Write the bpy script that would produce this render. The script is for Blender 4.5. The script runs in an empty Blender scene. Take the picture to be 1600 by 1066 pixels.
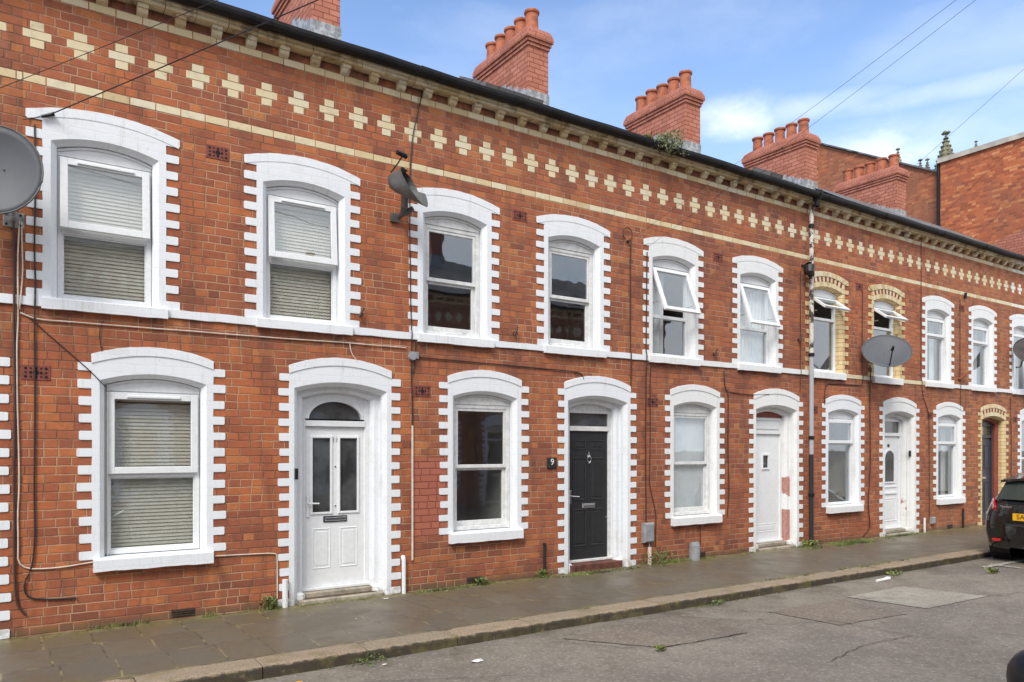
import bpy, math, random
from mathutils import Vector, Matrix
random.seed(7)
SC = bpy.context.scene
COL = SC.collection
# ---------------------------------------------------------------- camera
cam_d = bpy.data.cameras.new("camera"); cam = bpy.data.objects.new("camera", cam_d); COL.objects.link(cam)
cam.location = (0, -8.11, 1.70)
cam.rotation_euler = (math.radians(90), 0, -math.atan(785 / 1175))
cam_d.sensor_width = 36; cam_d.lens = 36 * 1175 / 1600; cam_d.shift_y = 169 / 1600
cam_d.clip_start = 0.05; cam_d.clip_end = 3000
SC.camera = cam
# ---------------------------------------------------------------- node helper
class NT:
    def __init__(s, tree): s.t = tree; s.n = tree.nodes; s.l = tree.links; s.n.clear()
    def new(s, typ, **kw):
        nd = s.n.new(typ)
        for k, v in kw.items(): setattr(nd, k, v)
        return nd
    def inp(s, nd, key, v):
        if v is None: return
        if isinstance(v, bpy.types.NodeSocket): s.l.new(v, nd.inputs[key])
        else:
            if isinstance(v, (tuple, list)) and len(v) == 3 and nd.inputs[key].type == 'RGBA': v = (*v, 1)
            nd.inputs[key].default_value = v
    def m(s, op, a, b=None, c=None, clamp=False):
        nd = s.new('ShaderNodeMath', operation=op); nd.use_clamp = clamp
        s.inp(nd, 0, a); s.inp(nd, 1, b); s.inp(nd, 2, c); return nd.outputs[0]
    def mix(s, f, a, b, mode='MIX'):
        nd = s.new('ShaderNodeMix', data_type='RGBA', blend_type=mode)
        s.inp(nd, 0, f); s.inp(nd, 6, a); s.inp(nd, 7, b); return nd.outputs[2]
    def ramp(s, f, stops, interp='LINEAR'):
        nd = s.new('ShaderNodeValToRGB'); cr = nd.color_ramp; cr.interpolation = interp
        while len(cr.elements) < len(stops): cr.elements.new(0.5)
        for e, (p, c) in zip(cr.elements, stops):
            e.position = p; e.color = (*c, 1) if isinstance(c, (tuple, list)) else (c, c, c, 1)
        s.inp(nd, 0, f); return nd.outputs[0]
    def noise(s, vec, scale, detail=3, rough=.55, dist=0):
        nd = s.new('ShaderNodeTexNoise'); s.inp(nd, 'Vector', vec)
        nd.inputs['Scale'].default_value = scale; nd.inputs['Detail'].default_value = detail
        nd.inputs['Roughness'].default_value = rough; nd.inputs['Distortion'].default_value = dist
        return nd.outputs[0]
    def noisec(s, vec, scale, detail=2):
        nd = s.new('ShaderNodeTexNoise'); s.inp(nd, 'Vector', vec)
        nd.inputs['Scale'].default_value = scale; nd.inputs['Detail'].default_value = detail
        return nd.outputs[1]
    def smooth(s, v, a, b):
        nd = s.new('ShaderNodeMapRange', interpolation_type='SMOOTHSTEP')
        s.inp(nd, 0, v); nd.inputs[1].default_value = a; nd.inputs[2].default_value = b; return nd.outputs[0]
    def coord(s): return s.new('ShaderNodeTexCoord').outputs['Object']
    def sep(s, v):
        nd = s.new('ShaderNodeSeparateXYZ'); s.inp(nd, 0, v); return nd.outputs
    def comb(s, x, y, z=0.0):
        nd = s.new('ShaderNodeCombineXYZ'); s.inp(nd, 0, x); s.inp(nd, 1, y); s.inp(nd, 2, z); return nd.outputs[0]
    def wn(s, v):
        nd = s.new('ShaderNodeTexWhiteNoise', noise_dimensions='3D'); s.inp(nd, 'Vector', v); return nd.outputs[0]
    def bump(s, h, strength=.5, dist=.01, normal=None):
        nd = s.new('ShaderNodeBump'); s.inp(nd, 'Height', h); nd.inputs['Strength'].default_value = strength
        nd.inputs['Distance'].default_value = dist; s.inp(nd, 'Normal', normal); return nd.outputs[0]
    def out(s, color, rough=.8, bump=None, metallic=0, spec=.5, coat=0):
        p = s.new('ShaderNodeBsdfPrincipled'); s.inp(p, 'Base Color', color); s.inp(p, 'Roughness', rough)
        p.inputs['Metallic'].default_value = metallic; p.inputs['Specular IOR Level'].default_value = spec
        p.inputs['Coat Weight'].default_value = coat
        s.inp(p, 'Normal', bump)
        o = s.new('ShaderNodeOutputMaterial'); s.l.new(p.outputs[0], o.inputs[0]); return p
def srgb(r, g, b, k=1.0):
    f = lambda c: ((c / 255 + .055) / 1.055) ** 2.4 if c > 10 else c / 255 / 12.92
    return (min(f(r) * k, .95), min(f(g) * k, .95), min(f(b) * k, .95))
def newmat(name):
    mt = bpy.data.materials.new(name); mt.use_nodes = True; return mt, NT(mt.node_tree)
# ---------------------------------------------------------------- world and sun
W = bpy.data.worlds.new("World"); SC.world = W; W.use_nodes = True
SUN_EL, SUN_AZ = math.radians(46), math.radians(230)     # azimuth measured clockwise from +y
w = NT(W.node_tree)
sky = w.new('ShaderNodeTexSky', sky_type='NISHITA'); sky.sun_disc = False
sky.sun_elevation = SUN_EL; sky.sun_rotation = SUN_AZ; sky.altitude = 0; sky.air_density = 1.0; sky.dust_density = .3; sky.ozone_density = 2.0
tc = w.new('ShaderNodeTexCoord').outputs['Generated']
sx, sy, sz = w.sep(tc)
zc = w.m('MAXIMUM', sz, .06)
plane = w.comb(w.m('DIVIDE', sx, w.m('ADD', zc, .25)), w.m('DIVIDE', sy, w.m('ADD', zc, .25)), 3.1)
stretch = w.comb(w.m('MULTIPLY', sx, 1.0), w.m('MULTIPLY', sy, 1.0), w.m('MULTIPLY', sz, 3.0))
c1 = w.noise(stretch, 2.6, 6, .55, .3)
c2 = w.noise(plane, 1.1, 5, .6, .6)
low = w.smooth(sz, .62, .18)
az = w.m('ARCTAN2', sx, sy)
cn_ = w.m('SUBTRACT', w.noise(w.comb(sx, sy, w.m('MULTIPLY', sz, 2.2)), 7, 7, .62, .2), .5)
cov = None
def pdir(px, py):
    lat = (px - 800) / 1175; th = math.atan(785 / 1175); C_, S_ = math.cos(th), math.sin(th)
    v = Vector((lat * C_ + S_, C_ - lat * S_, (702 - py) / 1175)).normalized(); return math.atan2(v.x, v.y), v.z
for px, py, wa, we, st in ((1140, 180, .075, .028, .9), (1240, 170, .12, .015, .45), (1350, 246, .09, .03, .8), (1540, 130, .19, .012, .35), (1450, 215, .22, .03, .3), (960, 60, .3, .05, .16), (700, 150, .25, .05, .14), (1560, 40, .2, .04, .2)):
    a0, e0 = pdir(px, py)
    q = w.m('ADD', w.m('POWER', w.m('DIVIDE', w.m('SUBTRACT', az, a0), wa), 2.0), w.m('POWER', w.m('DIVIDE', w.m('SUBTRACT', sz, e0), we), 2.0))
    q = w.m('ADD', q, w.m('MULTIPLY', cn_, 3.2))
    pf = w.m('MULTIPLY', w.smooth(q, 1.35, -.8), st)
    cov = pf if cov is None else w.m('MAXIMUM', cov, pf)
wisp = w.m('MULTIPLY', w.smooth(c2, .45, .8), .14)
back = w.m('MULTIPLY', w.smooth(sy, .15, -.3), w.smooth(c2, .2, .45))
cl = w.m('MAXIMUM', w.m('MAXIMUM', cov, wisp), back)
haze = w.m('MULTIPLY', w.smooth(sz, .62, .08), .78)
c0 = w.mix(w.m('MAXIMUM', haze, .04), w.mix(1.0, sky.outputs[0], (1.12, 1.30, 1.52), 'MULTIPLY'), (4.9, 6.5, 9.2))
skycol = w.mix(cl, c0, (8.2, 8.6, 9.2))
bg = w.new('ShaderNodeBackground'); w.inp(bg, 0, skycol); bg.inputs[1].default_value = .1
wo = w.new('ShaderNodeOutputWorld'); w.l.new(bg.outputs[0], wo.inputs[0])
sun_d = bpy.data.lights.new("sun", 'SUN'); sun = bpy.data.objects.new("sun", sun_d); COL.objects.link(sun)
sun_d.energy = 2.0; sun_d.angle = math.radians(22); sun_d.color = (1, .965, .9)
sdir = Vector((math.sin(SUN_AZ) * math.cos(SUN_EL), math.cos(SUN_AZ) * math.cos(SUN_EL), math.sin(SUN_EL)))
sun.rotation_euler = sdir.to_track_quat('Z', 'Y').to_euler()
vs = SC.view_settings
vs.view_transform = 'Standard'; vs.look = 'None'; vs.gamma = 1; vs.use_curve_mapping = False; vs.exposure = 0.68
SC.render.engine = 'CYCLES'
# ---------------------------------------------------------------- materials
CR = .081; Z0 = .008           # course height, first bed joint
def zr(n): return Z0 + n * CR
def brick_nodes(n, bw=.232, ch=CR, z0=Z0, jit=.0045, split=.42, mort=(.0034, .0080), off=0.0, uv=None):
    co = n.coord()
    x, y, z = n.sep(co)
    dn = n.noisec(co, 9, 3); dx, dy, dz = n.sep(dn)
    u = n.m('ADD', n.m('ADD', x, y), off) if uv is None else uv(x, y, z)
    u = n.m('ADD', u, n.m('MULTIPLY', n.m('SUBTRACT', dx, .5), jit * 4))
    v = n.m('ADD', z, n.m('MULTIPLY', n.m('SUBTRACT', dz, .5), jit * 2.2))
    v = n.m('DIVIDE', n.m('SUBTRACT', v, z0), ch)
    row = n.m('FLOOR', v); fv = n.m('FRACT', v)
    rr = n.wn(n.comb(row, 3.3, 1.7))
    par = n.m('MULTIPLY', n.m('MODULO', n.m('ABSOLUTE', row), 2.0), .5)
    uo = n.m('ADD', n.m('ADD', n.m('DIVIDE', u, bw), par), n.m('MULTIPLY', rr, .3))
    colm = n.m('FLOOR', uo); fu = n.m('FRACT', uo)
    idv = n.wn(n.comb(colm, row, .5))
    hrow = n.wn(n.comb(row, 9.1, 4.2))
    sp = n.m('LESS_THAN', n.m('ADD', n.m('MULTIPLY', idv, .8), n.m('MULTIPLY', hrow, .2)), split)
    f2 = n.m('MULTIPLY', fu, 2.0)
    half = n.m('MULTIPLY', n.m('FLOOR', f2), sp)
    fuh = n.m('FRACT', f2)
    dfull = n.m('MULTIPLY', n.m('MINIMUM', fu, n.m('SUBTRACT', 1.0, fu)), bw)
    dhalf = n.m('MULTIPLY', n.m('MINIMUM', fuh, n.m('SUBTRACT', 1.0, fuh)), bw * .5)
    du = n.m('ADD', n.m('MULTIPLY', sp, dhalf), n.m('MULTIPLY', n.m('SUBTRACT', 1.0, sp), dfull))
    dv = n.m('MULTIPLY', n.m('MINIMUM', fv, n.m('SUBTRACT', 1.0, fv)), ch)
    d = n.m('MINIMUM', du, dv)
    fine = n.noise(co, 60, 3)
    d = n.m('ADD', d, n.m('MULTIPLY', n.m('SUBTRACT', fine, .5), .004))
    brickmask = n.smooth(d, mort[0], mort[1])
    rid = n.wn(n.comb(n.m('ADD', colm, n.m('MULTIPLY', half, .37)), row, 7.7))
    rid2 = n.wn(n.comb(n.m('ADD', colm, n.m('MULTIPLY', half, .37)), row, 17.3))
    return dict(co=co, x=x, y=y, z=z, mask=brickmask, id=rid, id2=rid2, fine=fine, d=d, row=row)
def wall_mat(name, seed, tone=(1, 1, 1), patch=None, sooty=.0, mort_c=None):
    mt, n = newmat(name)
    b = brick_nodes(n, off=seed * 3.17)
    cs = n.ramp(b['id'], [(0, srgb(116, 66, 50)), (.08, srgb(132, 76, 58)), (.25, srgb(148, 84, 60)), (.5, srgb(160, 92, 62)),
                          (.72, srgb(171, 99, 63)), (.9, srgb(182, 109, 62)), (1, srgb(192, 126, 76))])
    co = b['co']
    shift = n.new('ShaderNodeVectorMath', operation='ADD'); n.l.new(co, shift.inputs[0]); shift.inputs[1].default_value = (seed * 5.3, 0, seed * 1.7)
    cv = shift.outputs[0]
    big = n.noise(cv, .9, 4, .6)
    med = n.noise(cv, 7, 4, .65)
    inb = n.noise(n.comb(n.m('MULTIPLY', b['x'], 1.0), b['y'], n.m('MULTIPLY', b['z'], 2.6)), 16, 5, .75)
    cs = n.mix(n.m('MULTIPLY', n.smooth(inb, .42, .62), .45), cs, n.mix(b['id2'], srgb(122, 74, 60), srgb(176, 112, 82)))
    cs = n.mix(.10, cs, srgb(132, 104, 88))
    c = n.mix(n.smooth(big, .35, .7), cs, n.mix(.45, cs, srgb(182, 102, 64)), 'MIX')
    c = n.mix(n.m('MULTIPLY', n.smooth(med, .45, .75), .30), c, srgb(128, 62, 46))
    c = n.mix(n.m('MULTIPLY', n.smooth(n.noise(cv, 45, 3, .7), .52, .72), .35), c, srgb(100, 56, 46))
    c = n.mix(n.m('MULTIPLY', n.smooth(n.noise(cv, 130, 2, .7), .56, .74), .22), c, srgb(205, 135, 96))
    mc = mort_c or srgb(172, 138, 110)
    mcol = n.mix(n.smooth(n.noise(cv, 2.2, 3), .4, .62), mc, srgb(126, 88, 70))
    strk = n.noise(n.comb(n.m('MULTIPLY', b['x'], 2.4), b['y'], n.m('MULTIPLY', n.m('ADD', b['z'], seed * 4.0), .5)), 1.6, 6, .7)
    c = n.mix(n.m('MULTIPLY', n.smooth(strk, .48, .66), .46), c, srgb(98, 68, 56))
    mcol = n.mix(n.m('MULTIPLY', n.smooth(strk, .5, .68), .4), mcol, srgb(104, 78, 64))
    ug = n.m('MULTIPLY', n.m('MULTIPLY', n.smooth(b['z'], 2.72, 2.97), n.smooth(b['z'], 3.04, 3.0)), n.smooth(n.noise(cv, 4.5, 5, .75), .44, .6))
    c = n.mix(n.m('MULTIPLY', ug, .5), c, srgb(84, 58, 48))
    # lime bloom near the cornice and just under the string course
    zz = b['z']
    up = n.m('MULTIPLY', n.smooth(zz, 5.0, 5.7), n.smooth(n.noise(cv, 2.6, 5, .7), .52, .68))
    und = n.m('MULTIPLY', n.m('MULTIPLY', n.smooth(zz, 2.8, 3.0), n.smooth(zz, 3.06, 3.0)), n.smooth(n.noise(cv, 5, 4, .7), .5, .66))
    lowb = n.m('MULTIPLY', n.smooth(zz, .55, .1), n.smooth(n.noise(cv, 3.6, 5, .7), .46, .68))
    bloom = n.m('MULTIPLY', n.m('MAXIMUM', up, und), .42)
    bloomf = n.m('MULTIPLY', bloom, n.smooth(n.noise(cv, 24, 4, .75), .35, .62))
    c = n.mix(bloomf, c, srgb(196, 150, 130))
    c = n.mix(n.m('MULTIPLY', lowb, .55), c, srgb(104, 74, 62))
    base = n.m('MULTIPLY', n.smooth(n.m('ADD', zz, n.m('MULTIPLY', med, .1)), .15, .08), .75)
    c = n.mix(base, c, srgb(104, 84, 72))
    mos = n.m('MULTIPLY', n.smooth(zz, .16, .0), n.smooth(med, .45, .6))
    c = n.mix(n.m('MULTIPLY', mos, .5), c, srgb(92, 92, 50))
    # soot in the shelter of the cornice: a real deposit with its own ragged outline
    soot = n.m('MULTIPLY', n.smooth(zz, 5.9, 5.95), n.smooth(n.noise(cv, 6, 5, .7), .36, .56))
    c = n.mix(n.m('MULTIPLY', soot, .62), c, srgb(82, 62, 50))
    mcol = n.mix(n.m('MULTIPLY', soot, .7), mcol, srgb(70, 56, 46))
    if patch:     # newer smoother bricks let into the wall
        px0, px1, pz0, pz1 = patch
        ins = n.m('MULTIPLY', n.m('MULTIPLY', n.m('GREATER_THAN', b['x'], px0), n.m('LESS_THAN', b['x'], px1)),
                  n.m('MULTIPLY', n.m('GREATER_THAN', zz, pz0), n.m('LESS_THAN', zz, pz1)))
        pc = n.mix(n.m('MULTIPLY', b['id2'], .5), srgb(172, 102, 84), srgb(158, 90, 74))
        c = n.mix(n.m('MULTIPLY', ins, .8), c, pc)
        mcol = n.mix(ins, mcol, srgb(134, 76, 62))
    c = n.mix(b['mask'], mcol, c)
    c = n.mix(1.0, c, tone, 'MULTIPLY')
    hgt = n.m('ADD', n.m('MULTIPLY', b['mask'], n.m('ADD', .8, n.m('MULTIPLY', b['id2'], .35))), n.m('MULTIPLY', n.noise(co, 90, 3, .7), .35))
    n.out(c, n.m('ADD', .72, n.m('MULTIPLY', b['id2'], .15)), n.bump(hgt, .7, .010), spec=.3)
    return mt
def pink_brick(nm='chimney_brick', bw_=.225, ch_=.085):
    mt, n = newmat(nm)
    b = brick_nodes(n, bw=bw_, ch=ch_, z0=0, split=0.0, jit=.0012, mort=(.004, .008))
    c = n.mix(b['id'], srgb(184, 120, 98), srgb(164, 102, 82))
    c = n.mix(n.m('MULTIPLY', n.smooth(n.noise(b['co'], 3, 4), .45, .7), .3), c, srgb(204, 142, 122))
    c = n.mix(n.m('MULTIPLY', n.smooth(n.noise(b['co'], 1.7, 6, .75), .5, .66), .4), c, srgb(116, 78, 64))
    c = n.mix(b['mask'], srgb(122, 66, 52), c)
    n.out(c, .85, n.bump(b['mask'], .5, .008), spec=.3); return mt
def paint_white(name, tint=(.76, .78, .81), dirt=.6, peel=0):
    mt, n = newmat(name)
    b = brick_nodes(n, bw=.232, split=.5, jit=.002, mort=(.0025, .0075))
    co = b['co']
    d1 = n.smooth(n.noise(co, 3.3, 5, .7), .5, .75)
    c = n.mix(n.m('MULTIPLY', d1, dirt * .5), tint, srgb(202, 198, 190))
    c = n.mix(n.m('MULTIPLY', n.smooth(n.noise(co, 22, 4, .75), .6, .74), dirt * .7), c, srgb(172, 168, 160))
    line = n.m('MULTIPLY', n.m('SUBTRACT', 1.0, b['mask']), n.smooth(n.noise(co, 6, 3, .7), .42, .64))
    c = n.mix(n.m('MULTIPLY', line, .16), c, srgb(166, 162, 156))
    sk = n.noise(n.comb(n.m('MULTIPLY', b['x'], 9.0), b['y'], n.m('MULTIPLY', b['z'], .9)), 2.0, 6, .75)
    c = n.mix(n.m('MULTIPLY', n.smooth(sk, .54, .7), .34), c, srgb(172, 168, 158))
    c = n.mix(n.m('MULTIPLY', n.smooth(n.noise(co, 48, 4, .8), .66, .72), .5), c, srgb(140, 128, 114))
    low = n.m('MULTIPLY', n.smooth(b['z'], .22, .02), n.smooth(n.noise(co, 14, 4, .7), .38, .6))
    c = n.mix(n.m('MULTIPLY', low, .6), c, srgb(150, 138, 118))
    if peel:
        xr = 3.015 if peel == 1 else 2.975
        side = n.m('MULTIPLY', n.m('GREATER_THAN', b['x'], xr + .3), n.smooth(b['y'], .100, .112))
        nn_ = n.m('MULTIPLY', n.m('SUBTRACT', n.noise(co, 9, 4, .7), .5), 1.0)
        if peel == 1:
            zz_ = n.m('ADD', b['z'], n.m('MULTIPLY', nn_, .06))
            low_ = n.m('MULTIPLY', n.smooth(zz_, .655, .645), n.smooth(zz_, .10, .11))
            q_ = n.m('ADD', n.m('POWER', n.m('DIVIDE', n.m('SUBTRACT', b['z'], 1.06), .17), 2.0), n.m('MULTIPLY', nn_, 6.0))
            pk = n.m('MULTIPLY', n.m('MAXIMUM', low_, n.smooth(q_, .85, .78)), side)
        else:
            q_ = n.m('ADD', n.m('POWER', n.m('DIVIDE', n.m('SUBTRACT', b['z'], .55), .42), 2.0), n.m('MULTIPLY', nn_, 9.0))
            pk = n.m('MULTIPLY', n.smooth(q_, -.62, -.75), side)
        c = n.mix(n.m('MULTIPLY', pk, .85), c, n.mix(n.smooth(n.noise(co, 30, 4), .4, .6), srgb(150, 82, 64), srgb(176, 112, 92)))
    hg = n.m('ADD', n.m('MULTIPLY', b['mask'], .6), n.m('MULTIPLY', n.noise(co, 40, 4, .6), .5))
    n.out(c, .55, n.bump(hg, .17, .006), spec=.4); return mt
def plain(name, col, rough=.5, var=.06, scale=20, metallic=0, bump=.0, coat=0, spec=.5):
    mt, n = newmat(name); co = n.coord()
    nz = n.noise(co, scale, 4, .6)
    dk = tuple(v * (1 - var * 2.5) for v in col)
    c = n.mix(n.smooth(nz, .35, .7), col, dk)
    bp = n.bump(n.noise(co, scale * 4, 3), bump, .004) if bump else None
    n.out(c, rough, bp, metallic, spec, coat); return mt
def cream_mat(name, stain=.3, whiten=0):
    mt, n = newmat(name); co = n.coord()
    at = n.new('ShaderNodeAttribute', attribute_name='rnd')
    c = n.ramp(at.outputs['Fac'], [(0, srgb(196, 174, 134)), (.35, srgb(210, 190, 150)), (.7, srgb(216, 202, 168)), (1, srgb(214, 205, 178))])
    if whiten: c = n.mix(whiten, c, srgb(226, 224, 216))
    nz = n.noise(co, 9, 5, .7)
    c = n.mix(n.m('MULTIPLY', n.smooth(nz, .5, .72), stain), c, srgb(150, 122, 82))
    c = n.mix(n.m('MULTIPLY', n.smooth(n.noise(co, 3, 5, .75), .52, .66), stain * 1.1), c, srgb(98, 82, 62))
    n.out(c, .75, n.bump(n.noise(co, 70, 3, .7), .25, .004), spec=.35); return mt
def cream_brick_mat():
    mt, n = newmat('cream_brickwork')
    b = brick_nodes(n, bw=.232, split=.5, jit=.002, mort=(.003, .006))
    c = n.mix(b['id'], srgb(218, 196, 150), srgb(206, 178, 130))
    c = n.mix(n.m('MULTIPLY', n.smooth(n.noise(b['co'], 12, 4, .7), .5, .7), .3), c, srgb(160, 124, 82))
    c = n.mix(b['mask'], srgb(150, 118, 84), c)
    n.out(c, .75, n.bump(b['mask'], .5, .006), spec=.35); return mt
def glass_mat(name='window_glass', k=1.0, tint=(.95, .96, .96)):
    mt, n = newmat(name)
    ge = n.new('ShaderNodeNewGeometry'); dp_ = n.new('ShaderNodeVectorMath', operation='DOT_PRODUCT')
    n.l.new(ge.outputs['Incoming'], dp_.inputs[0]); n.l.new(ge.outputs['Normal'], dp_.inputs[1])
    cs_ = n.m('SUBTRACT', 1.0, n.m('ABSOLUTE', dp_.outputs['Value']), clamp=True)
    f = n.m('MULTIPLY', n.m('ADD', .125, n.m('MULTIPLY', n.m('POWER', cs_, 4.0), .9)), k, clamp=True)
    co = n.coord()
    bp = n.bump(n.noise(co, 2.2, 2), .06, .02)
    tr = n.new('ShaderNodeBsdfTransparent'); tr.inputs[0].default_value = (*tint, 1)
    gl = n.new('ShaderNodeBsdfGlossy'); gl.inputs[0].default_value = (.9, .93, .95, 1); gl.inputs[1].default_value = .015
    n.l.new(bp, gl.inputs['Normal'])
    mx = n.new('ShaderNodeMixShader'); n.l.new(f, mx.inputs[0]); n.l.new(tr.outputs[0], mx.inputs[1]); n.l.new(gl.outputs[0], mx.inputs[2])
    o = n.new('ShaderNodeOutputMaterial'); n.l.new(mx.outputs[0], o.inputs[0]); return mt
def slate_mat():
    mt, n = newmat('roof_slate'); b = brick_nodes(n, bw=.26, ch=.13, z0=0, split=0, jit=.002, uv=lambda x, y, z: x)
    c = n.mix(b['id'], srgb(92, 90, 90), srgb(120, 116, 114))
    c = n.mix(n.m('MULTIPLY', n.smooth(n.noise(b['co'], 5, 4), .5, .7), .5), c, srgb(122, 116, 90))
    c = n.mix(b['mask'], srgb(48, 46, 46), c)
    n.out(c, .6, n.bump(b['mask'], .5, .01)); return mt
def pavement_mat():
    mt, n = newmat('pavement_slabs'); co = n.coord(); x, y, z = n.sep(co)
    dn = n.noisec(co, 3, 3); ax, ay, az = n.sep(dn)
    yy = n.m('ADD', y, n.m('MULTIPLY', n.m('SUBTRACT', ay, .5), .03)); xx = n.m('ADD', x, n.m('MULTIPLY', n.m('SUBTRACT', ax, .5), .03))
    v = n.m('DIVIDE', n.m('ADD', yy, .0), .585); row = n.m('FLOOR', v); fv = n.m('FRACT', v)
    u = n.m('ADD', n.m('DIVIDE', n.m('SUBTRACT', xx, .19), .386), n.m('MULTIPLY', row, .12)); colm = n.m('FLOOR', u); fu = n.m('FRACT', u)
    idv = n.wn(n.comb(colm, row, 1.0))
    d = n.m('MINIMUM', n.m('MULTIPLY', n.m('MINIMUM', fu, n.m('SUBTRACT', 1.0, fu)), .386), n.m('MULTIPLY', n.m('MINIMUM', fv, n.m('SUBTRACT', 1.0, fv)), .585))
    jm = n.smooth(n.m('ADD', d, n.m('MULTIPLY', n.m('SUBTRACT', n.noise(co, 30, 3), .5), .006)), .003, .012)
    n1 = n.noise(co, 1.3, 5, .65); n2 = n.noise(co, 11, 5, .7)
    c = n.mix(idv, srgb(102, 93, 79), srgb(94, 86, 74))
    c = n.mix(n.m('MULTIPLY', n.smooth(n1, .4, .65), .5), c, srgb(100, 88, 70))
    c = n.mix(n.m('MULTIPLY', n.smooth(n2, .5, .75), .35), c, srgb(76, 69, 58))
    # green algae, a growth in irregular bands towards the wall foot
    alg = n.m('MULTIPLY', n.smooth(y, -.75, -.1), n.smooth(n.noise(co, 2.5, 5, .7), .4, .62))
    c = n.mix(n.m('MULTIPLY', alg, .6), c, srgb(108, 100, 62))
    kedge = n.m('MULTIPLY', n.smooth(y, -1.5, -1.8), n.smooth(n.noise(co, 3.1, 5, .7), .45, .6))
    c = n.mix(n.m('MULTIPLY', kedge, .5), c, srgb(108, 100, 60))
    strip = n.m('MULTIPLY', n.smooth(n.m('ADD', y, n.m('MULTIPLY', n2, .08)), -.14, -.09), .8)
    c = n.mix(strip, c, n.mix(n.smooth(n2, .4, .6), srgb(126, 116, 84), srgb(92, 88, 54)))
    jc = n.mix(n.smooth(n.noise(co, 5, 3), .48, .6), srgb(78, 70, 56), srgb(136, 124, 88))
    c = n.mix(n.m('MULTIPLY', n.m('SUBTRACT', 1.0, jm), n.smooth(n.noise(co, 4, 4, .7), .34, .56)), c, jc)
    grit = n.noise(co, 120, 2, .7)
    hgt = n.m('ADD', n.m('MULTIPLY', jm, .5), n.m('ADD', n.m('MULTIPLY', idv, .4), n.m('MULTIPLY', grit, .25)))
    wet = n.smooth(n1, .38, .6)
    n.out(c, n.m('SUBTRACT', .62, n.m('MULTIPLY', wet, .22)), n.bump(hgt, .35, .006), spec=.4); return mt
def asphalt_mat(name='asphalt', base=(158, 148, 133), dark=(138, 128, 114), moss=True, k=.80):
    mt, n = newmat(name); co = n.coord(); x, y, z = n.sep(co)
    n1 = n.noise(co, .8, 5, .65); n2 = n.noise(co, 6, 5, .7)
    vor = n.new('ShaderNodeTexVoronoi'); n.l.new(co, vor.inputs['Vector']); vor.inputs['Scale'].default_value = 48
    st = n.smooth(n.wn(vor.outputs['Color']), .80, .98)
    c = n.mix(n.smooth(n1, .35, .68), srgb(*base, k), srgb(*dark, k))
    c = n.mix(n.m('MULTIPLY', n.smooth(n2, .5, .72), .5), c, srgb(110, 92, 78, k))
    g1 = n.noise(co, 26, 5, .8)
    c = n.mix(n.m('MULTIPLY', n.smooth(g1, .5, .66), .42), c, srgb(92, 86, 78, k)); c = n.mix(n.m('MULTIPLY', n.smooth(g1, .46, .36), .4), c, srgb(186, 176, 160, k))
    c = n.mix(n.m('MULTIPLY', n.smooth(n.noise(co, .45, 4, .6), .5, .62), .35), c, srgb(104, 98, 92, k))
    c = n.mix(n.m('MULTIPLY', st, .3), c, srgb(214, 206, 194, k))
    c = n.mix(n.m('MULTIPLY', n.smooth(n.noise(co, 150, 2), .5, .66), .55), c, srgb(84, 78, 72, k))
    if moss:
        g = n.m('MULTIPLY', n.smooth(y, -3.0, -2.15), n.smooth(n.noise(co, 2.2, 5, .7), .46, .66))
        c = n.mix(n.m('MULTIPLY', g, .6), c, srgb(88, 80, 60, k))
    n.out(c, .72, n.bump(n.m('ADD', n.noise(co, 95, 3, .8), n.m('MULTIPLY', n2, .6)), .5, .01), spec=.4); return mt
def kerb_mat():
    mt, n = newmat('kerb_stone'); co = n.coord(); x, y, z = n.sep(co)
    sp = n.smooth(n.noise(co, 70, 3, .7), .5, .62)
    at = n.new('ShaderNodeAttribute', attribute_name='rnd')
    c = n.mix(at.outputs['Fac'], srgb(158, 138, 116), srgb(146, 132, 112))
    c = n.mix(n.m('MULTIPLY', sp, .7), c, srgb(96, 82, 70))
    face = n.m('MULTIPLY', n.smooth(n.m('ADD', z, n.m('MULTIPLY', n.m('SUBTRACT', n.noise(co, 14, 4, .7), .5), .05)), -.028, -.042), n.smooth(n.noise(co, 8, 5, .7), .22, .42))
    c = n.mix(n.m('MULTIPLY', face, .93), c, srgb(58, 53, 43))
    g = n.smooth(n.noise(co, 3.5, 5, .7), .5, .66)
    c = n.mix(n.m('MULTIPLY', g, .55), c, srgb(112, 102, 64))
    n.out(c, .8, n.bump(n.noise(co, 60, 4, .7), .5, .01), spec=.3); return mt
M = {}
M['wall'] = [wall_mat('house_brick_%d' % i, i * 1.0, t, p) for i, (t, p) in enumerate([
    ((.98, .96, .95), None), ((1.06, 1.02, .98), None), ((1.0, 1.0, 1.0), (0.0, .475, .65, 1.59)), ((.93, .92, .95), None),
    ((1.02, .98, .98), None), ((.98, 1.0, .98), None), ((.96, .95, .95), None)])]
M['white'] = paint_white('white_paint_on_brick')
M['white2'] = paint_white('white_paint_weathered', (.76, .765, .765), .6)
M['peel'] = paint_white('white_paint_flaking', (.77, .775, .77), .7, 1); M['peel2'] = paint_white('white_paint_flaking_badly', (.76, .765, .75), .9, 2)
M['upvc'] = plain('white_upvc', (.78, .79, .80), .28, .03)
M['timber'] = plain('white_timber', (.72, .72, .71), .45, .08, 14)
M['cream'] = cream_mat('cream_brick', .25); M['cream_st'] = cream_mat('cream_brick_stained', .6); M['cream_w'] = cream_mat('cream_brick_pale', .2, .85)
M['creamwall'] = cream_brick_mat()
M['redpaint'] = plain('red_painted_brick', srgb(140, 72, 54), .7, .12, 10, bump=.2)
M['redbrick'] = plain('red_voussoir', srgb(140, 66, 50), .8, .2, 25, bump=.2)
M['glass'] = glass_mat(); M['darkglass'] = plain('obscured_glass', srgb(84, 86, 86), .03, .25, 3, spec=1.0)
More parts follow.
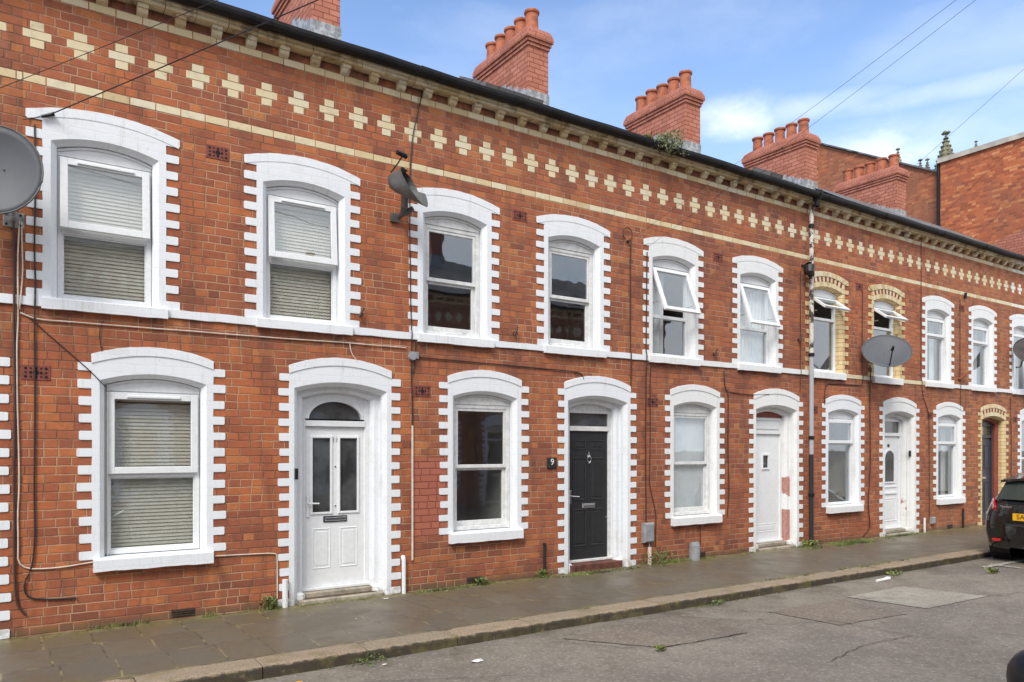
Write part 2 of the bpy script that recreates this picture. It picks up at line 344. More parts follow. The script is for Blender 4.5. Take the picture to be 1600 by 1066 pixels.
M['gutter'] = plain('black_gutter', srgb(32, 31, 32), .55, .2, 6, spec=.25)
M['slate'] = slate_mat(); M['chim'] = pink_brick(); M['chimcap'] = pink_brick('chimney_cap_brick', .078, .235)
M['pot'] = plain('terracotta', srgb(184, 108, 76), .8, .22, 5, bump=.2)
M['lead'] = plain('lead_flashing', srgb(176, 178, 180), .5, .25, 12)
M['blind'] = plain('venetian_blind', srgb(222, 217, 202), .55, .04)
M['net'] = plain('pale_curtain', srgb(226, 230, 232), .8, .05, 5)
M['room'] = plain('plaster_room', srgb(222, 220, 214), .9, .05, 2)
M['floor'] = plain('floorboards', srgb(90, 70, 55), .7, .1, 4)
M['blackdoor'] = plain('black_door_paint', srgb(42, 42, 44), .35, .1, 12)
M['bluedoor'] = plain('slate_blue_door_paint', srgb(56, 62, 72), .35, .1, 12)
M['chrome'] = plain('chrome', (.75, .75, .76), .2, .05, 10, 1)
M['grey'] = plain('grey_plastic', srgb(150, 152, 155), .5, .12, 8)
M['dishgrey'] = plain('dish_grey', srgb(82, 84, 90), .6, .06, 3)
M['dishdark'] = plain('dish_dark_grey', srgb(98, 97, 96), .5, .16, 7)
M['dishbrown'] = plain('dish_rusty', srgb(66, 56, 54), .6, .25, 9)
M['black'] = plain('black_plastic', srgb(28, 28, 30), .4, .1, 8)
M['galv'] = plain('galvanised_steel', srgb(170, 170, 168), .5, .2, 20, .4)
M['cabw'] = plain('cream_cable', srgb(215, 200, 185), .5, .1, 8)
M['cabb'] = plain('brown_cable', srgb(70, 44, 36), .6, .1, 8)
M['cabk'] = plain('black_cable', srgb(34, 30, 30), .6, .1, 8)
M['airb'] = plain('air_brick_red', srgb(132, 70, 58), .8, .15, 20)
M['hole'] = plain('dark_recess', srgb(30, 20, 18), .9, .05)
M['step'] = plain('stone_step', srgb(168, 158, 140), .8, .2, 9, bump=.3)
M['stepred'] = plain('red_tile_step', srgb(110, 66, 54), .7, .25, 9, bump=.3)
M['pave'] = pavement_mat(); M['asph'] = asphalt_mat(); M['kerb'] = kerb_mat()
M['patch_pale'] = asphalt_mat('pale_patch', (196, 190, 172), (172, 165, 150), False, .80)
M['patch_brown'] = asphalt_mat('brown_patch', (148, 134, 118), (136, 121, 106), False, .78)
M['crack'] = plain('crack_dirt', srgb(72, 64, 54), .95, .2, 8)
M['linep'] = plain('worn_road_paint', srgb(186, 180, 168), .7, .25, 18)
M['carpaint'] = plain('black_car_paint', srgb(24, 26, 28), .12, .03, 2, coat=1)
M['carglass'] = plain('car_glass', srgb(58, 66, 62), .05, .02, 2)
M['tyre'] = plain('tyre_rubber', srgb(30, 30, 30), .8, .1, 20)
M['alloy'] = plain('alloy_wheel', srgb(130, 132, 135), .3, .05, 5, .8)
M['tail'] = plain('tail_light_red', srgb(196, 30, 28), .1, .05, 6, coat=1)
M['lens'] = plain('clear_lens', srgb(200, 196, 196), .1, .1, 12, coat=1)
M['plate'] = plain('yellow_plate', srgb(238, 176, 20), .4, .02)
M['leaf'] = plain('weed_leaf', srgb(112, 128, 66), .6, .3, 30)
M['leafpale'] = plain('pale_weed_leaf', srgb(150, 156, 110), .6, .3, 30)
M['grass'] = plain('grass_blade', srgb(124, 134, 66), .6, .35, 3)
M['stone'] = plain('weathered_stone', srgb(132, 128, 98), .85, .25, 2, bump=.3)
M['parapet'] = plain('pale_coping', srgb(196, 186, 170), .7, .15, 2)
M['pole'] = plain('creosoted_wood', srgb(84, 66, 52), .85, .2, 10, bump=.3)
M['paper'] = plain('white_paper', srgb(232, 230, 224), .7, .08, 30)
M['digit'] = plain('grey_numeral', srgb(150, 150, 150), .4, .05)
M['plaque'] = plain('slate_plaque', srgb(46, 44, 44), .5, .2, 20)
M['pipew'] = None; M['ventm'] = plain('sooty_vent', srgb(70, 56, 46), .9, .2, 30)
def flaky_pipe():
    mt, n = newmat('flaking_pipe_paint'); co = n.coord()
    f = n.smooth(n.noise(co, 9, 5, .75), .5, .54)
    z = n.sep(co)[2]
    up = n.smooth(z, 3.3, 3.35)
    c = n.mix(n.m('MULTIPLY', f, up), srgb(168, 168, 172), srgb(70, 54, 46))
    c = n.mix(n.smooth(z, 1.62, 1.60), c, srgb(44, 40, 42))
    c = n.mix(n.m('MULTIPLY', up, n.m('SUBTRACT', 1.0, f)), c, srgb(206, 200, 188))
    n.out(c, .5); return mt
M['pipew'] = flaky_pipe()
# ---------------------------------------------------------------- mesh helper
class MB:
    def __init__(s): s.v = []; s.f = []; s.mi = []; s.r = []; s.cm = 0; s.cr = None
    def face(s, pts, r=None):
        i = len(s.v); s.v += [tuple(p) for p in pts]; s.f.append(tuple(range(i, i + len(pts)))); s.mi.append(s.cm)
        s.r.append(s.cr if s.cr is not None else .5)
    def box(s, x0, x1, y0, y1, z0, z1):
        p = [(x0, y0, z0), (x1, y0, z0), (x1, y1, z0), (x0, y1, z0), (x0, y0, z1), (x1, y0, z1), (x1, y1, z1), (x0, y1, z1)]
        i = len(s.v); s.v += p
        for q in ((0, 3, 2, 1), (4, 5, 6, 7), (0, 1, 5, 4), (1, 2, 6, 5), (2, 3, 7, 6), (3, 0, 4, 7)):
            s.f.append(tuple(i + k for k in q)); s.mi.append(s.cm); s.r.append(s.cr if s.cr is not None else .5)
    def bbox(s, x0, x1, y0, y1, z0, z1, b=.004):
        # box with bevelled front edges (towards -y)
        f = [(x0 + b, y0, z0 + b), (x1 - b, y0, z0 + b), (x1 - b, y0, z1 - b), (x0 + b, y0, z1 - b)]
        g = [(x0, y0 + b, z0), (x1, y0 + b, z0), (x1, y0 + b, z1), (x0, y0 + b, z1)]
        h = [(x0, y1, z0), (x1, y1, z0), (x1, y1, z1), (x0, y1, z1)]
        i = len(s.v); s.v += f + g + h
        q = [(0, 1, 2, 3)] + [(k, k + 4, (k + 1) % 4 + 4, (k + 1) % 4) for k in range(4)] + [(k + 4, k + 8, (k + 1) % 4 + 8, (k + 1) % 4 + 4) for k in range(4)] + [(11, 10, 9, 8)]
        for t in q: s.f.append(tuple(i + k for k in t)); s.mi.append(s.cm); s.r.append(s.cr if s.cr is not None else .5)
    def frame(s, x0, x1, z0, z1, w, y0, y1, wb=None, wt=None):
        wb = wb or w; wt = wt or w
        s.bbox(x0, x0 + w, y0, y1, z0, z1); s.bbox(x1 - w, x1, y0, y1, z0, z1)
        s.bbox(x0 + w, x1 - w, y0 + .001, y1, z0, z0 + wb); s.bbox(x0 + w, x1 - w, y0 + .001, y1, z1 - wt, z1)
    def strip(s, A, B, flip=False):
        for k in range(len(A) - 1):
            q = [A[k], A[k + 1], B[k + 1], B[k]]
            s.face(q[::-1] if flip else q)
    def tube(s, pts, r, n=6, caps=True):
        P = [Vector(p) for p in pts]; rings = []
        up = Vector((0, 0, 1))
        for k, p in enumerate(P):
            d = (P[min(k + 1, len(P) - 1)] - P[max(k - 1, 0)]).normalized()
            a = d.cross(up) if abs(d.z) < .95 else d.cross(Vector((1, 0, 0)))
            a.normalize(); b = d.cross(a).normalized()
            rr = r[k] if isinstance(r, (list, tuple)) else r
            rings.append([p + (a * math.cos(t) + b * math.sin(t)) * rr for t in [2 * math.pi * j / n for j in range(n)]])
        for k in range(len(P) - 1):
            for j in range(n):
                s.face([rings[k][j], rings[k][(j + 1) % n], rings[k + 1][(j + 1) % n], rings[k + 1][j]])
        if caps: s.face(rings[0][::-1]); s.face(rings[-1])
    def lathe(s, c, prof, n=16, axis='z', a0=0):
        R = []
        for r, h in prof:
            ring = []
            for j in range(n):
                t = 2 * math.pi * j / n + a0
                if axis == 'z': ring.append((c[0] + r * math.cos(t), c[1] + r * math.sin(t), c[2] + h))
                elif axis == 'y': ring.append((c[0] + r * math.cos(t), c[1] + h, c[2] + r * math.sin(t)))
                else: ring.append((c[0] + h, c[1] + r * math.cos(t), c[2] + r * math.sin(t)))
            R.append(ring)
        for k in range(len(R) - 1):
            for j in range(n): s.face([R[k][j], R[k][(j + 1) % n], R[k + 1][(j + 1) % n], R[k + 1][j]])
    def build(s, name, mats, parent=None, org=None, smooth=False, merge=False):
        if not isinstance(mats, (list, tuple)): mats = [mats]
        if org is None:
            p = parent
            while p is not None and p.parent is not None: p = p.parent
            org = p.location if p is not None else Vector((0, 0, 0))
        me = bpy.data.meshes.new(name)
        me.from_pydata([(v[0] - org[0], v[1] - org[1], v[2] - org[2]) for v in s.v], [], s.f)
        for mt in mats: me.materials.append(mt)
        me.polygons.foreach_set('material_index', s.mi)
        at = me.attributes.new('rnd', 'FLOAT', 'FACE'); at.data.foreach_set('value', s.r)
        if merge or smooth:
            import bmesh
            bm = bmesh.new(); bm.from_mesh(me); bmesh.ops.remove_doubles(bm, verts=bm.verts, dist=.0002)
            bmesh.ops.recalc_face_normals(bm, faces=bm.faces); bm.to_mesh(me); bm.free()
        if smooth: me.polygons.foreach_set('use_smooth', [True] * len(me.polygons))
        me.update()
        o = bpy.data.objects.new(name, me); COL.objects.link(o)
        if parent is not None: o.parent = parent
        elif org is not None: o.location = org
        return o
def tag(o, label=None, cat=None, group=None, kind=None):
    if label: o['label'] = label
    if cat: o['category'] = cat
    if group: o['group'] = group
    if kind: o['kind'] = kind
    return o
def empty(name, loc, label=None, cat=None, group=None):
    o = bpy.data.objects.new(name, None); COL.objects.link(o); o.location = loc; o.empty_display_size = .2
    return tag(o, label, cat, group)
def one(name, mb, mat, label, cat, group=None, loc=None, smooth=False):
    xs = [v[0] for v in mb.v]; ys = [v[1] for v in mb.v]; zs = [v[2] for v in mb.v]
    o = mb.build(name, mat, None, Vector(loc) if loc else Vector(((min(xs) + max(xs)) / 2, (min(ys) + max(ys)) / 2, min(zs))), smooth)
    return tag(o, label, cat, group)
def text_mesh(parent, name, txt, size, loc, rot, mat, depth=.003):
    cu = bpy.data.curves.new(name, 'FONT'); cu.body = txt; cu.size = size; cu.extrude = depth; cu.align_x = 'CENTER'; cu.align_y = 'CENTER'
    tmp = bpy.data.objects.new('tmp', cu); COL.objects.link(tmp)
    dg = bpy.context.evaluated_depsgraph_get(); me = bpy.data.meshes.new_from_object(tmp.evaluated_get(dg))
    bpy.data.objects.remove(tmp); me.materials.clear(); me.materials.append(mat)
    o = bpy.data.objects.new(name, me); COL.objects.link(o)
    root = parent
    while root.parent is not None: root = root.parent
    o.parent = parent; o.location = Vector(loc) - root.location; o.rotation_euler = rot
    return o
def J(a): return random.uniform(-a, a)
# ---------------------------------------------------------------- structure: ground, road, pavement, kerb
g = MB(); g.face([(-600, -600, -.30), (900, -600, -.30), (900, 900, -.30), (-600, 900, -.30)])
tag(g.build('ground', M['asph']), kind='structure')
def sheet(name, mat, x0, x1, y0, y1, zf, nx, ny):
    m = MB()
    X = [x0 + (x1 - x0) * i / nx for i in range(nx + 1)]; Y = [y0 + (y1 - y0) * j / ny for j in range(ny + 1)]
    for i in range(nx):
        for j in range(ny):
            m.face([(X[i], Y[j], zf(X[i], Y[j])), (X[i + 1], Y[j], zf(X[i + 1], Y[j])), (X[i + 1], Y[j + 1], zf(X[i + 1], Y[j + 1])), (X[i], Y[j + 1], zf(X[i], Y[j + 1]))])
    return tag(m.build(name, mat, smooth=True), kind='structure')
def camber(x, y): return -.12 + .03 * max(0, 1 - ((y + 4.85) / 2.8) ** 2) + .004 * math.sin(x * 1.3 + y * 2)
sheet('road', M['asph'], -12, 60, -7.66, -2.04, camber, 240, 40)
def pz(x, y): return .002 + y * .012
sheet('pavement', M['pave'], -8, 40, -1.83, .3, pz, 48, 4)
sheet('pavement', M['pave'], -12, 40, -10.7, -7.9, lambda x, y: -.02, 10, 2)
def kerb(ya, yb, top, name):
    m = MB(); x = -8.0
    while x < 40:
        L = random.uniform(.82, .98); a = x + .004; b = x + L - .004; m.cr = random.random()
        sgn = 1 if ya > yb else -1
        yf = yb + J(.006); zt = top + J(.004); N = 7
        rows = []
        for i in range(N + 1):
            xx = a + (b - a) * i / N; e = .004 if i in (0, N) else 0
            w1 = J(.004); w2 = J(.006)
            rows.append([(xx, ya, zt - e), (xx, yf + sgn * (.03 + w1), zt - e + w2 * .3), (xx, yf + sgn * .008, zt - .014 + w1 * .5), (xx, yf + J(.002), zt - .035), (xx, yf - sgn * .004, -.20)])
        for i in range(N):
            for k in range(4): m.face([rows[i][k], rows[i + 1][k], rows[i + 1][k + 1], rows[i][k + 1]])
        m.face(rows[0] + [(a, ya, -.2)]); m.face(rows[-1] + [(b, ya, -.2)])
        x += L
    m.cr = None
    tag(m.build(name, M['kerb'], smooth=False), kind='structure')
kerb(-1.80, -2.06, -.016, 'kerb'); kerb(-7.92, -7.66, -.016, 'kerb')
def poly_patch(name, pts, mat, dz):
    m = MB()
    P = []
    for k in range(len(pts)):
        a = Vector(pts[k]).to_2d(); b = Vector(pts[(k + 1) % len(pts)]).to_2d()
        for t in [i / 9 for i in range(9)]:
            p = a.lerp(b, t); P.append((p.x + J(.012), p.y + J(.012)))
    c = (sum(p[0] for p in P) / len(P), sum(p[1] for p in P) / len(P))
    for s0, s1 in ((1, .8), (.8, .6), (.6, .4), (.4, .2)):
        for k in range(len(P)):
            a = P[k]; b = P[(k + 1) % len(P)]
            q = [(c[0] + (p[0] - c[0]) * s, c[1] + (p[1] - c[1]) * s) for p, s in ((a, s0), (b, s0), (b, s1), (a, s1))]
            m.face([(x, y, camber(x, y) + dz) for x, y in q])
    q_ = [(c[0] + (p[0] - c[0]) * .2, c[1] + (p[1] - c[1]) * .2) for p in P]
    for k in range(len(q_)): m.face([(x, y, camber(x, y) + dz) for x, y in (q_[k], q_[(k + 1) % len(q_)], c)])
    tag(m.build(name, mat), kind='structure')
poly_patch('road_patch', [(8.49, -2.74, 0), (9.73, -2.76, 0), (9.92, -3.7, 0), (8.58, -3.67, 0)], M['patch_pale'], .007)
poly_patch('road_patch', [(4.37, -2.42, 0), (6.19, -2.3, 0), (6.0, -3.29, 0), (4.9, -3.2, 0)], M['patch_brown'], .007)
poly_patch('road_patch', [(7.0, -2.75, 0), (8.3, -2.8, 0), (8.1, -3.7, 0), (7.0, -3.6, 0)], M['patch_brown'], .006)
def crack(pts, wdt=.005):
    m = MB(); P = []
    for k in range(len(pts) - 1):
        a = Vector(pts[k]); b = Vector(pts[k + 1]); nn = max(3, int((b - a).length / .07))
        for i in range(nn): P.append(a.lerp(b, i / nn) + Vector((J(.015), J(.015))))
    for k in range(len(P) - 1):
        d = (P[k + 1] - P[k]).normalized(); s = Vector((-d.y, d.x))
        w0 = wdt * (.4 + .6 * abs(math.sin(k * 1.7))); w1 = wdt * (.4 + .6 * abs(math.sin((k + 1) * 1.7)))
        q = [P[k] - s * w0, P[k] + s * w0, P[k + 1] + s * w1, P[k + 1] - s * w1]
        m.face([(p.x, p.y, camber(p.x, p.y) + .012) for p in q])
    return m
cm = MB()
for pts in ([(4.2, -2.45), (4.62, -3.0), (4.9, -3.2)], [(6.0, -2.35), (6.35, -2.9), (6.7, -3.05)], [(4.9, -3.22), (6.0, -3.3)],
            [(6.4, -3.2), (7.12, -3.45), (7.16, -4.26), (7.3, -4.8)], [(7.16, -4.26), (6.4, -4.2), (5.7, -4.35)], [(7.1, -2.9), (6.7, -2.5), (6.5, -2.2)],
            [(9.9, -3.7), (11.5, -4.1)], [(2.2, -2.6), (3.4, -3.2)], [(8.0, -5.0), (9.2, -4.9)]):
    k = crack(pts); n0 = len(cm.v); cm.v += k.v; cm.f += [tuple(i + n0 for i in f) for f in k.f]; cm.mi += k.mi; cm.r += k.r
tag(cm.build('road_cracks', M['crack']), kind='structure')
lm = MB()
for x0, x1, y0, y1 in ((12.35, 18.5, -2.62, -2.52), (12.7, 12.8, -4.3, -2.62)):
    lm.face([(x0, y0, -.100), (x1, y0, -.100), (x1, y1, -.100), (x0, y1, -.100)])
tag(lm.build('road_marking', M['linep']), kind='structure')
# ---------------------------------------------------------------- openings
def arch(cx, h, zs, rise, n=14):
    R = (h * h + rise * rise) / (2 * rise)
    return [(cx + h * t, zs + rise - R + math.sqrt(max(R * R - (h * t) ** 2, 0))) for t in [-1 + 2 * i / n for i in range(n + 1)]]
UP = dict(ht=.64, ho=.52, hc=.455, hi=.405, zs=4.54, rise=.08, zo=4.787, ro=.105, wide=True, rows=range(38, 59, 2), zb=3.086)
LO = dict(ht=.66, ho=.545, hc=.48, hi=.435, zs=2.355, rise=.08, zo=2.60, ro=.10, wide=False, rows=range(8, 31, 2), zb=.656)
DO = dict(ht=.715, ho=.60, hc=.545, hi=.50, zs=2.365, rise=.085, zo=2.61, ro=.115, wide=False, rows=range(0, 31, 2), zb=-.01)
def outer_side(cx, sg, S):
    pts = []; c = .009
    pts.append((cx + sg * S['ho'], S['zb']))
    for n in S['rows']:
        a, b = zr(n) + J(.004), zr(n + 1) + J(.004)
        if n == list(S['rows'])[-1] and S['wide']: b = zr(n + 1)
        xt = cx + sg * (S['ht'] + J(.012)); xo = cx + sg * (S['ho'] + J(.003))
        if a > S['zb'] + .01: pts.append((xo, a))
        else: pts[-1] = (xo, S['zb']); a = S['zb']
        pts += [(xt - sg * c, a), (xt, a + c)]
        if n == list(S['rows'])[-1] and S['wide']: pts.append((xt, b)); break
        pts += [(xt, b - c), (xt - sg * c, b), (xo, b)]
    return pts
def surround(parent, cx, S, mats, rev=.10, style='white'):
    m = MB(); yf = -.009
    L = outer_side(cx, -1, S); Rr = outer_side(cx, 1, S)
    ha = S['ht'] if S['wide'] else S['ho'] + .005
    top = arch(cx, ha, S['zo'], S['ro'], 20)
    top = [(x, z + J(.003)) for x, z in top]
    if S['wide']: top = [(L[-1][0], L[-1][1])] + top[1:-1] + [(Rr[-1][0], Rr[-1][1])]; L = L[:-1]; Rr = Rr[:-1]
    inn = [(cx - S['hc'], S['zb'])] + arch(cx, S['hc'], S['zs'], S['rise']) + [(cx + S['hc'], S['zb'])]
    poly = L + top + Rr[::-1] + inn[::-1]
    m.face([(x, yf, z) for x, z in poly])
    op = L + top + Rr[::-1]
    m.strip([(x, yf, z) for x, z in op], [(x, .004, z) for x, z in op])
    ins = [(cx - S['hi'], S['zb'])] + arch(cx, S['hi'], S['zs'] - .035, S['rise'] * .95) + [(cx + S['hi'], S['zb'])]
    m.cm = 1 if len(mats) > 1 else 0
    A = [(x, yf, z) for x, z in inn]; B = [(x, .045, z) for x, z in ins]; C = [(x, rev + .03, z) for x, z in ins]
    m.strip(A, B, True); m.strip(B, C, True)
    o = m.build('painted_surround' if style == 'white' else 'brick_surround', mats, parent, merge=True)
    if style == 'white':     # the proud outer ring of the arch
        r = MB(); R0 = arch(cx, ha - .004, S['zo'] - .002, S['ro'] - .001, 20)
        R1 = [(x, z - .085) for x, z in R0]; pr_ = .004 if S['wide'] else .009
        r.strip([(x, yf - pr_, z) for x, z in R0], [(x, yf - pr_, z) for x, z in R1]); r.strip([(x, yf - pr_, z) for x, z in R1], [(x, yf, z - .003) for x, z in R1])
        r.strip([(x, yf - pr_, z) for x, z in R0], [(x, yf + .004, z + .003) for x, z in R0], True)
        for s in (0, -1): r.face([(R0[s][0], yf - pr_, R0[s][1]), (R1[s][0], yf - pr_, R1[s][1]), (R1[s][0], yf, R1[s][1]), (R0[s][0], yf, R0[s][1])])
        r.build('arch_ring', mats[0], o)
    else:                    # separate cream and red wedge bricks over the cream brickwork
        r = MB(); mi = 0
        def ring(h0, z0, r0, h1, z1, r1, n, cols, y):
            A = arch(cx, h0, z0, r0, n); B = arch(cx, h1, z1, r1, n)
            for k in range(n):
                r.cm = cols[k % len(cols)]; r.cr = random.random()
                g = .06
                a0 = Vector(A[k]).lerp(Vector(A[k + 1]), g); a1 = Vector(A[k + 1]).lerp(Vector(A[k]), g)
                b0 = Vector(B[k]).lerp(Vector(B[k + 1]), g); b1 = Vector(B[k + 1]).lerp(Vector(B[k]), g)
                f = [(p.x, y, p.y) for p in (a0, a1, b1, b0)]
                r.face(f)
                for e in range(4): r.face([f[e], f[(e + 1) % 4], (f[(e + 1) % 4][0], y + .012, f[(e + 1) % 4][2]), (f[e][0], y + .012, f[e][2])])
        ho = ha
        ring(S['hc'] + .01, S['zs'] + .002, S['rise'], S['hc'] + .02, S['zs'] + .078, S['rise'] + .005, 17, [0], yf - .006)
        ring(S['hc'] + .02, S['zs'] + .085, S['rise'] + .005, S['hc'] + .06, S['zs'] + .165, S['rise'] + .01, 17, [0, 1], yf - .003)
        ring(S['hc'] + .06, S['zs'] + .172, S['rise'] + .01, ho - .01, S['zo'] - .003, S['ro'] - .002, 19, [0], yf - .012)
        r.build('arch_ring', [M['cream'], M['redbrick']], o)
    return o
def sill(parent, cx, z0, z1, hw, mat, proj=.06):
    m = MB(); n = 12; zt = z1; y0 = -proj
    xs = [cx - hw + 2 * hw * i / n for i in range(n + 1)]
    bo = [z0 + J(.004) for _ in xs]
    m.strip([(x, y0, zt - .012) for x in xs], [(x, y0, b) for x, b in zip(xs, bo)])
    m.strip([(x, y0 + .010, zt) for x in xs], [(x, y0, zt - .012) for x in xs])
    m.strip([(x, .12, zt + .008) for x in xs], [(x, y0 + .010, zt) for x in xs])
    m.strip([(x, y0, b) for x, b in zip(xs, bo)], [(x, .02, b + .004) for x, b in zip(xs, bo)])
    for k in (0, n):
        m.face([(xs[k], y0, bo[k]), (xs[k], y0, zt - .012), (xs[k], y0 + .01, zt), (xs[k], .12, zt + .008), (xs[k], .12, bo[k])])
    return m.build('sill', mat, parent, merge=True)
def pane(parent, x0, x1, z0, z1, y, mat=None):
    m = MB(); m.box(x0, x1, y, y + .006, z0, z1); return m.build('pane', mat or M['glass'], parent)
def blinds(parent, x0, x1, z0, z1, y, pitch=.036, ang=71):
    m = MB(); z = z1
    c, s = math.cos(math.radians(ang)) * .0215, math.sin(math.radians(ang)) * .0215
    m.box(x0, x1, y - .02, y + .02, z1, z1 + .03)
    while z > z0 + .02:
        z -= pitch; dz = J(.0015)
        m.face([(x0, y - c, z - s + dz), (x1, y - c, z - s - dz), (x1, y + c, z + s - dz), (x0, y + c, z + s + dz)])
    for k in (.22, .78):
        xx = x0 + (x1 - x0) * k; m.box(xx - .001, xx + .001, y - .014, y - .013, z0, z1)
    m.build('blind', M['blind'], parent)
def curtain(parent, x0, x1, z0, z1, y, amp=.015, lam=.09, mat=None):
    m = MB(); n = max(8, int((x1 - x0) / .012))
    T = [(x0 + (x1 - x0) * i / n, y + amp * math.sin(i * .012 * 2 * math.pi / lam) * (1 + .4 * math.sin(i * .3)), z1) for i in range(n + 1)]
    m.strip(T, [(a, b + .01 * math.sin(a * 9), z0) for a, b, c in T]); m.build('curtain', mat or M['net'], parent, smooth=True)
def tilted(parent, name, build, hinge, ang):
    """sash hung on its top edge: rotate everything about the hinge line (world x)."""
    mb = build()
    ca, sa = math.cos(ang), math.sin(ang); hy, hz = hinge
    mb.v = [(x, hy + (y - hy) * ca + (z - hz) * sa, hz - (y - hy) * sa * 0 + (z - hz) * ca - (y - hy) * sa) for x, y, z in mb.v]
    return mb
def window(house, cx, S, kind, zb, zt, extras=(), wmat=None, surmat=None, sillz=None, style='white'):
    root = MB(); hw = S['hi'] - .004
    x0, x1 = cx - hw, cx + hw; yw = .095
    fm = wmat or (M['timber'] if kind == 'sash' else M['upvc'])
    # the head infill above the flat window frame
    A = arch(cx, hw, S['zs'] - .04, S['rise'] * .95)
    root.face([(x, yw - .006, z) for x, z in A] + [(x1, yw - .006, zt), (x0, yw - .006, zt)])
    root.strip([(x, yw - .022, z) for x, z in A], [(x, yw - .022, z - .022) for x, z in A]); root.strip([(x, yw - .022, z - .022) for x, z in A], [(x, yw - .006, z - .022) for x, z in A])
    fw = .045 if kind != 'sash' else .05
    root.frame(x0, x1, zb, zt, fw, yw, yw + .06)
    H = zt - zb
    ix0, ix1, iz0, iz1 = x0 + fw, x1 - fw, zb + fw, zt - fw
    if kind == 'casement':
        up_ = zb > 2; zm = zb + H * .50
        root.bbox(ix0, ix1, yw + .002, yw + .06, zm - .05, zm + .0)
        win = root.build('window', fm, house)
        s = MB(); s.frame(x0 + .02, x1 - .02, zm - .012, zt - .015, .066, yw - .035, yw - .002)
        s.cm = 0
        s.bbox(cx - .24, cx + .24, yw - .052, yw - .034, zt - .065, zt - .04)
        g0 = MB(); g0.box(x0 + .086, x1 - .086, yw - .018, yw - .012, zm + .054, zt - .081)
        if up_:
            s = tilted(win, 'sash', lambda: s, (yw - .02, zt - .02), .07); g0 = tilted(win, 'pane', lambda: g0, (yw - .02, zt - .02), .07)
        s.build('sash', fm, win); g0.build('pane', M['glass'], win)
        pane(win, ix0, ix1, iz0, zm - .05, yw + .03)
        pc = MB(); pc.frame(ix0, ix1, iz0, zm - .05, .012, yw + .016, yw + .03); pc.build('glazing_bead', M['upvc'], win)
    elif kind == 'sash':
        zm = zb + H * .505
        win = root.build('window', fm, house)
        s = MB(); s.frame(ix0, ix1, zm - .02, iz1, .04, yw + .008, yw + .04, wb=.045, wt=.035); s.build('sash', fm, win)
        s = MB(); s.frame(ix0, ix1, iz0, zm - .018, .042, yw + .042, yw + .075, wb=.065, wt=.03)
        s.build('sash', fm, win)
        pane(win, ix0 + .04, ix1 - .04, zm + .025, iz1 - .035, yw + .02)
        pane(win, ix0 + .042, ix1 - .042, iz0 + .065, zm - .048, yw + .055)
        if 'fastener' in extras:
            l = MB()
            for k in (-.2, .2): l.box(cx + k - .03, cx + k + .03, yw + .03, yw + .041, iz0 + .01, iz0 + .03)
            l.build('sash_lift', M['timber'], win)
    elif kind in ('topopen', 'smallopen', 'small'):
        zm = zb + H * (.46 if kind == 'topopen' else .72)
        root.bbox(ix0, ix1, yw + .002, yw + .06, zm - .045, zm + .005)
        win = root.build('window', fm, house)
        hz = zt - .03; ang = {'topopen': .36, 'smallopen': .95, 'small': 0.0}[kind] + J(.03) * (kind != 'small')
        def mk():
            s = MB(); s.frame(x0 + .025, x1 - .025, zm - .015, hz, .055, yw - .035, yw + .005); return s
        def gl():
            s = MB(); s.box(x0 + .08, x1 - .08, yw - .016, yw - .010, zm + .04, hz - .055); return s
        sm = tilted(win, 'sash', mk, (yw - .015, hz), ang); so = sm.build('sash', fm, win)
        gm = tilted(win, 'pane', gl, (yw - .015, hz), ang); gm.build('pane', M['glass'], win)
        if kind != 'small':
            st = MB()
            for sx_ in (x0 + .03, x1 - .036):
                hh = (hz - zm) * .8; st.box(sx_, sx_ + .006, yw - .015 - math.sin(ang) * hh * .55, yw + .02, hz - hh * .95, hz - hh * .95 + .014)
            st.build('stay', M['galv'], win)
            # blade of the trickle vent on the frame head
        v = MB(); v.bbox(cx - .2, cx + .2, yw - .012, yw, zt - .03, zt - .01); v.build('trickle_vent', fm, win)
        pane(win, ix0, ix1, iz0, zm - .045, yw + .03)
    else: win = root.build('window', fm, house)
    if 'blinds' in extras: blinds(win, ix0, ix1, iz0, iz1 - .05, yw + .085)
    if 'halfblind' in extras: blinds(win, ix0, ix1, zb + H * .52, iz1 - .05, yw + .11)
    if 'net' in extras: curtain(win, ix0 - .03, ix1 + .03, iz0 - .02, iz1, yw + .09)
    if 'drapes' in extras:
        curtain(win, ix0 - .04, ix0 + (ix1 - ix0) * .52, iz0 - .02, iz1, yw + .16, .02, .11)
    if 'side' in extras: curtain(win, ix0 + (ix1 - ix0) * .8, ix1 + .03, iz0 - .02, iz1, yw + .2, .02, .11)
    if 'roller' in extras:
        m = MB(); m.box(ix0, ix1, yw + .080, yw + .083, iz0, iz1); m.build('roller_blind', M['net'], win)
    if 'fan' in extras:     # gathered pale pelmet in the head of the pane
        m = MB()
        for k in range(9):
            a = math.pi * (.1 + .8 * k / 8); b = a + .28
            m.face([(cx + .1, yw + .1, iz1 + .02), (cx + .1 + math.cos(a) * .3, yw + .12, iz0 + H * .68 - math.sin(a) * .04), (cx + .1 + math.cos(b) * .3, yw + .09, iz0 + H * .68 - math.sin(b) * .05)])
        m.build('curtain', M['net'], win)
    surround(win, cx, S, surmat or [M['white']], style=style)
    return win
def shelf_panel(m, x0, x1, z0, z1, y, w=.02, d=.010):
    """raised moulding frame with a fielded centre"""
    for a, b, c_, e in ((x0, x1, z0, z0 + w), (x0, x1, z1 - w, z1), (x0, x0 + w, z0 + w, z1 - w), (x1 - w, x1, z0 + w, z1 - w)):
        m.bbox(a, b, y - d, y + .001, c_, e, .006)
    m.bbox(x0 + w + .012, x1 - w - .012, y - d * .7, y + .001, z0 + w + .012, z1 - w - .012, .012)
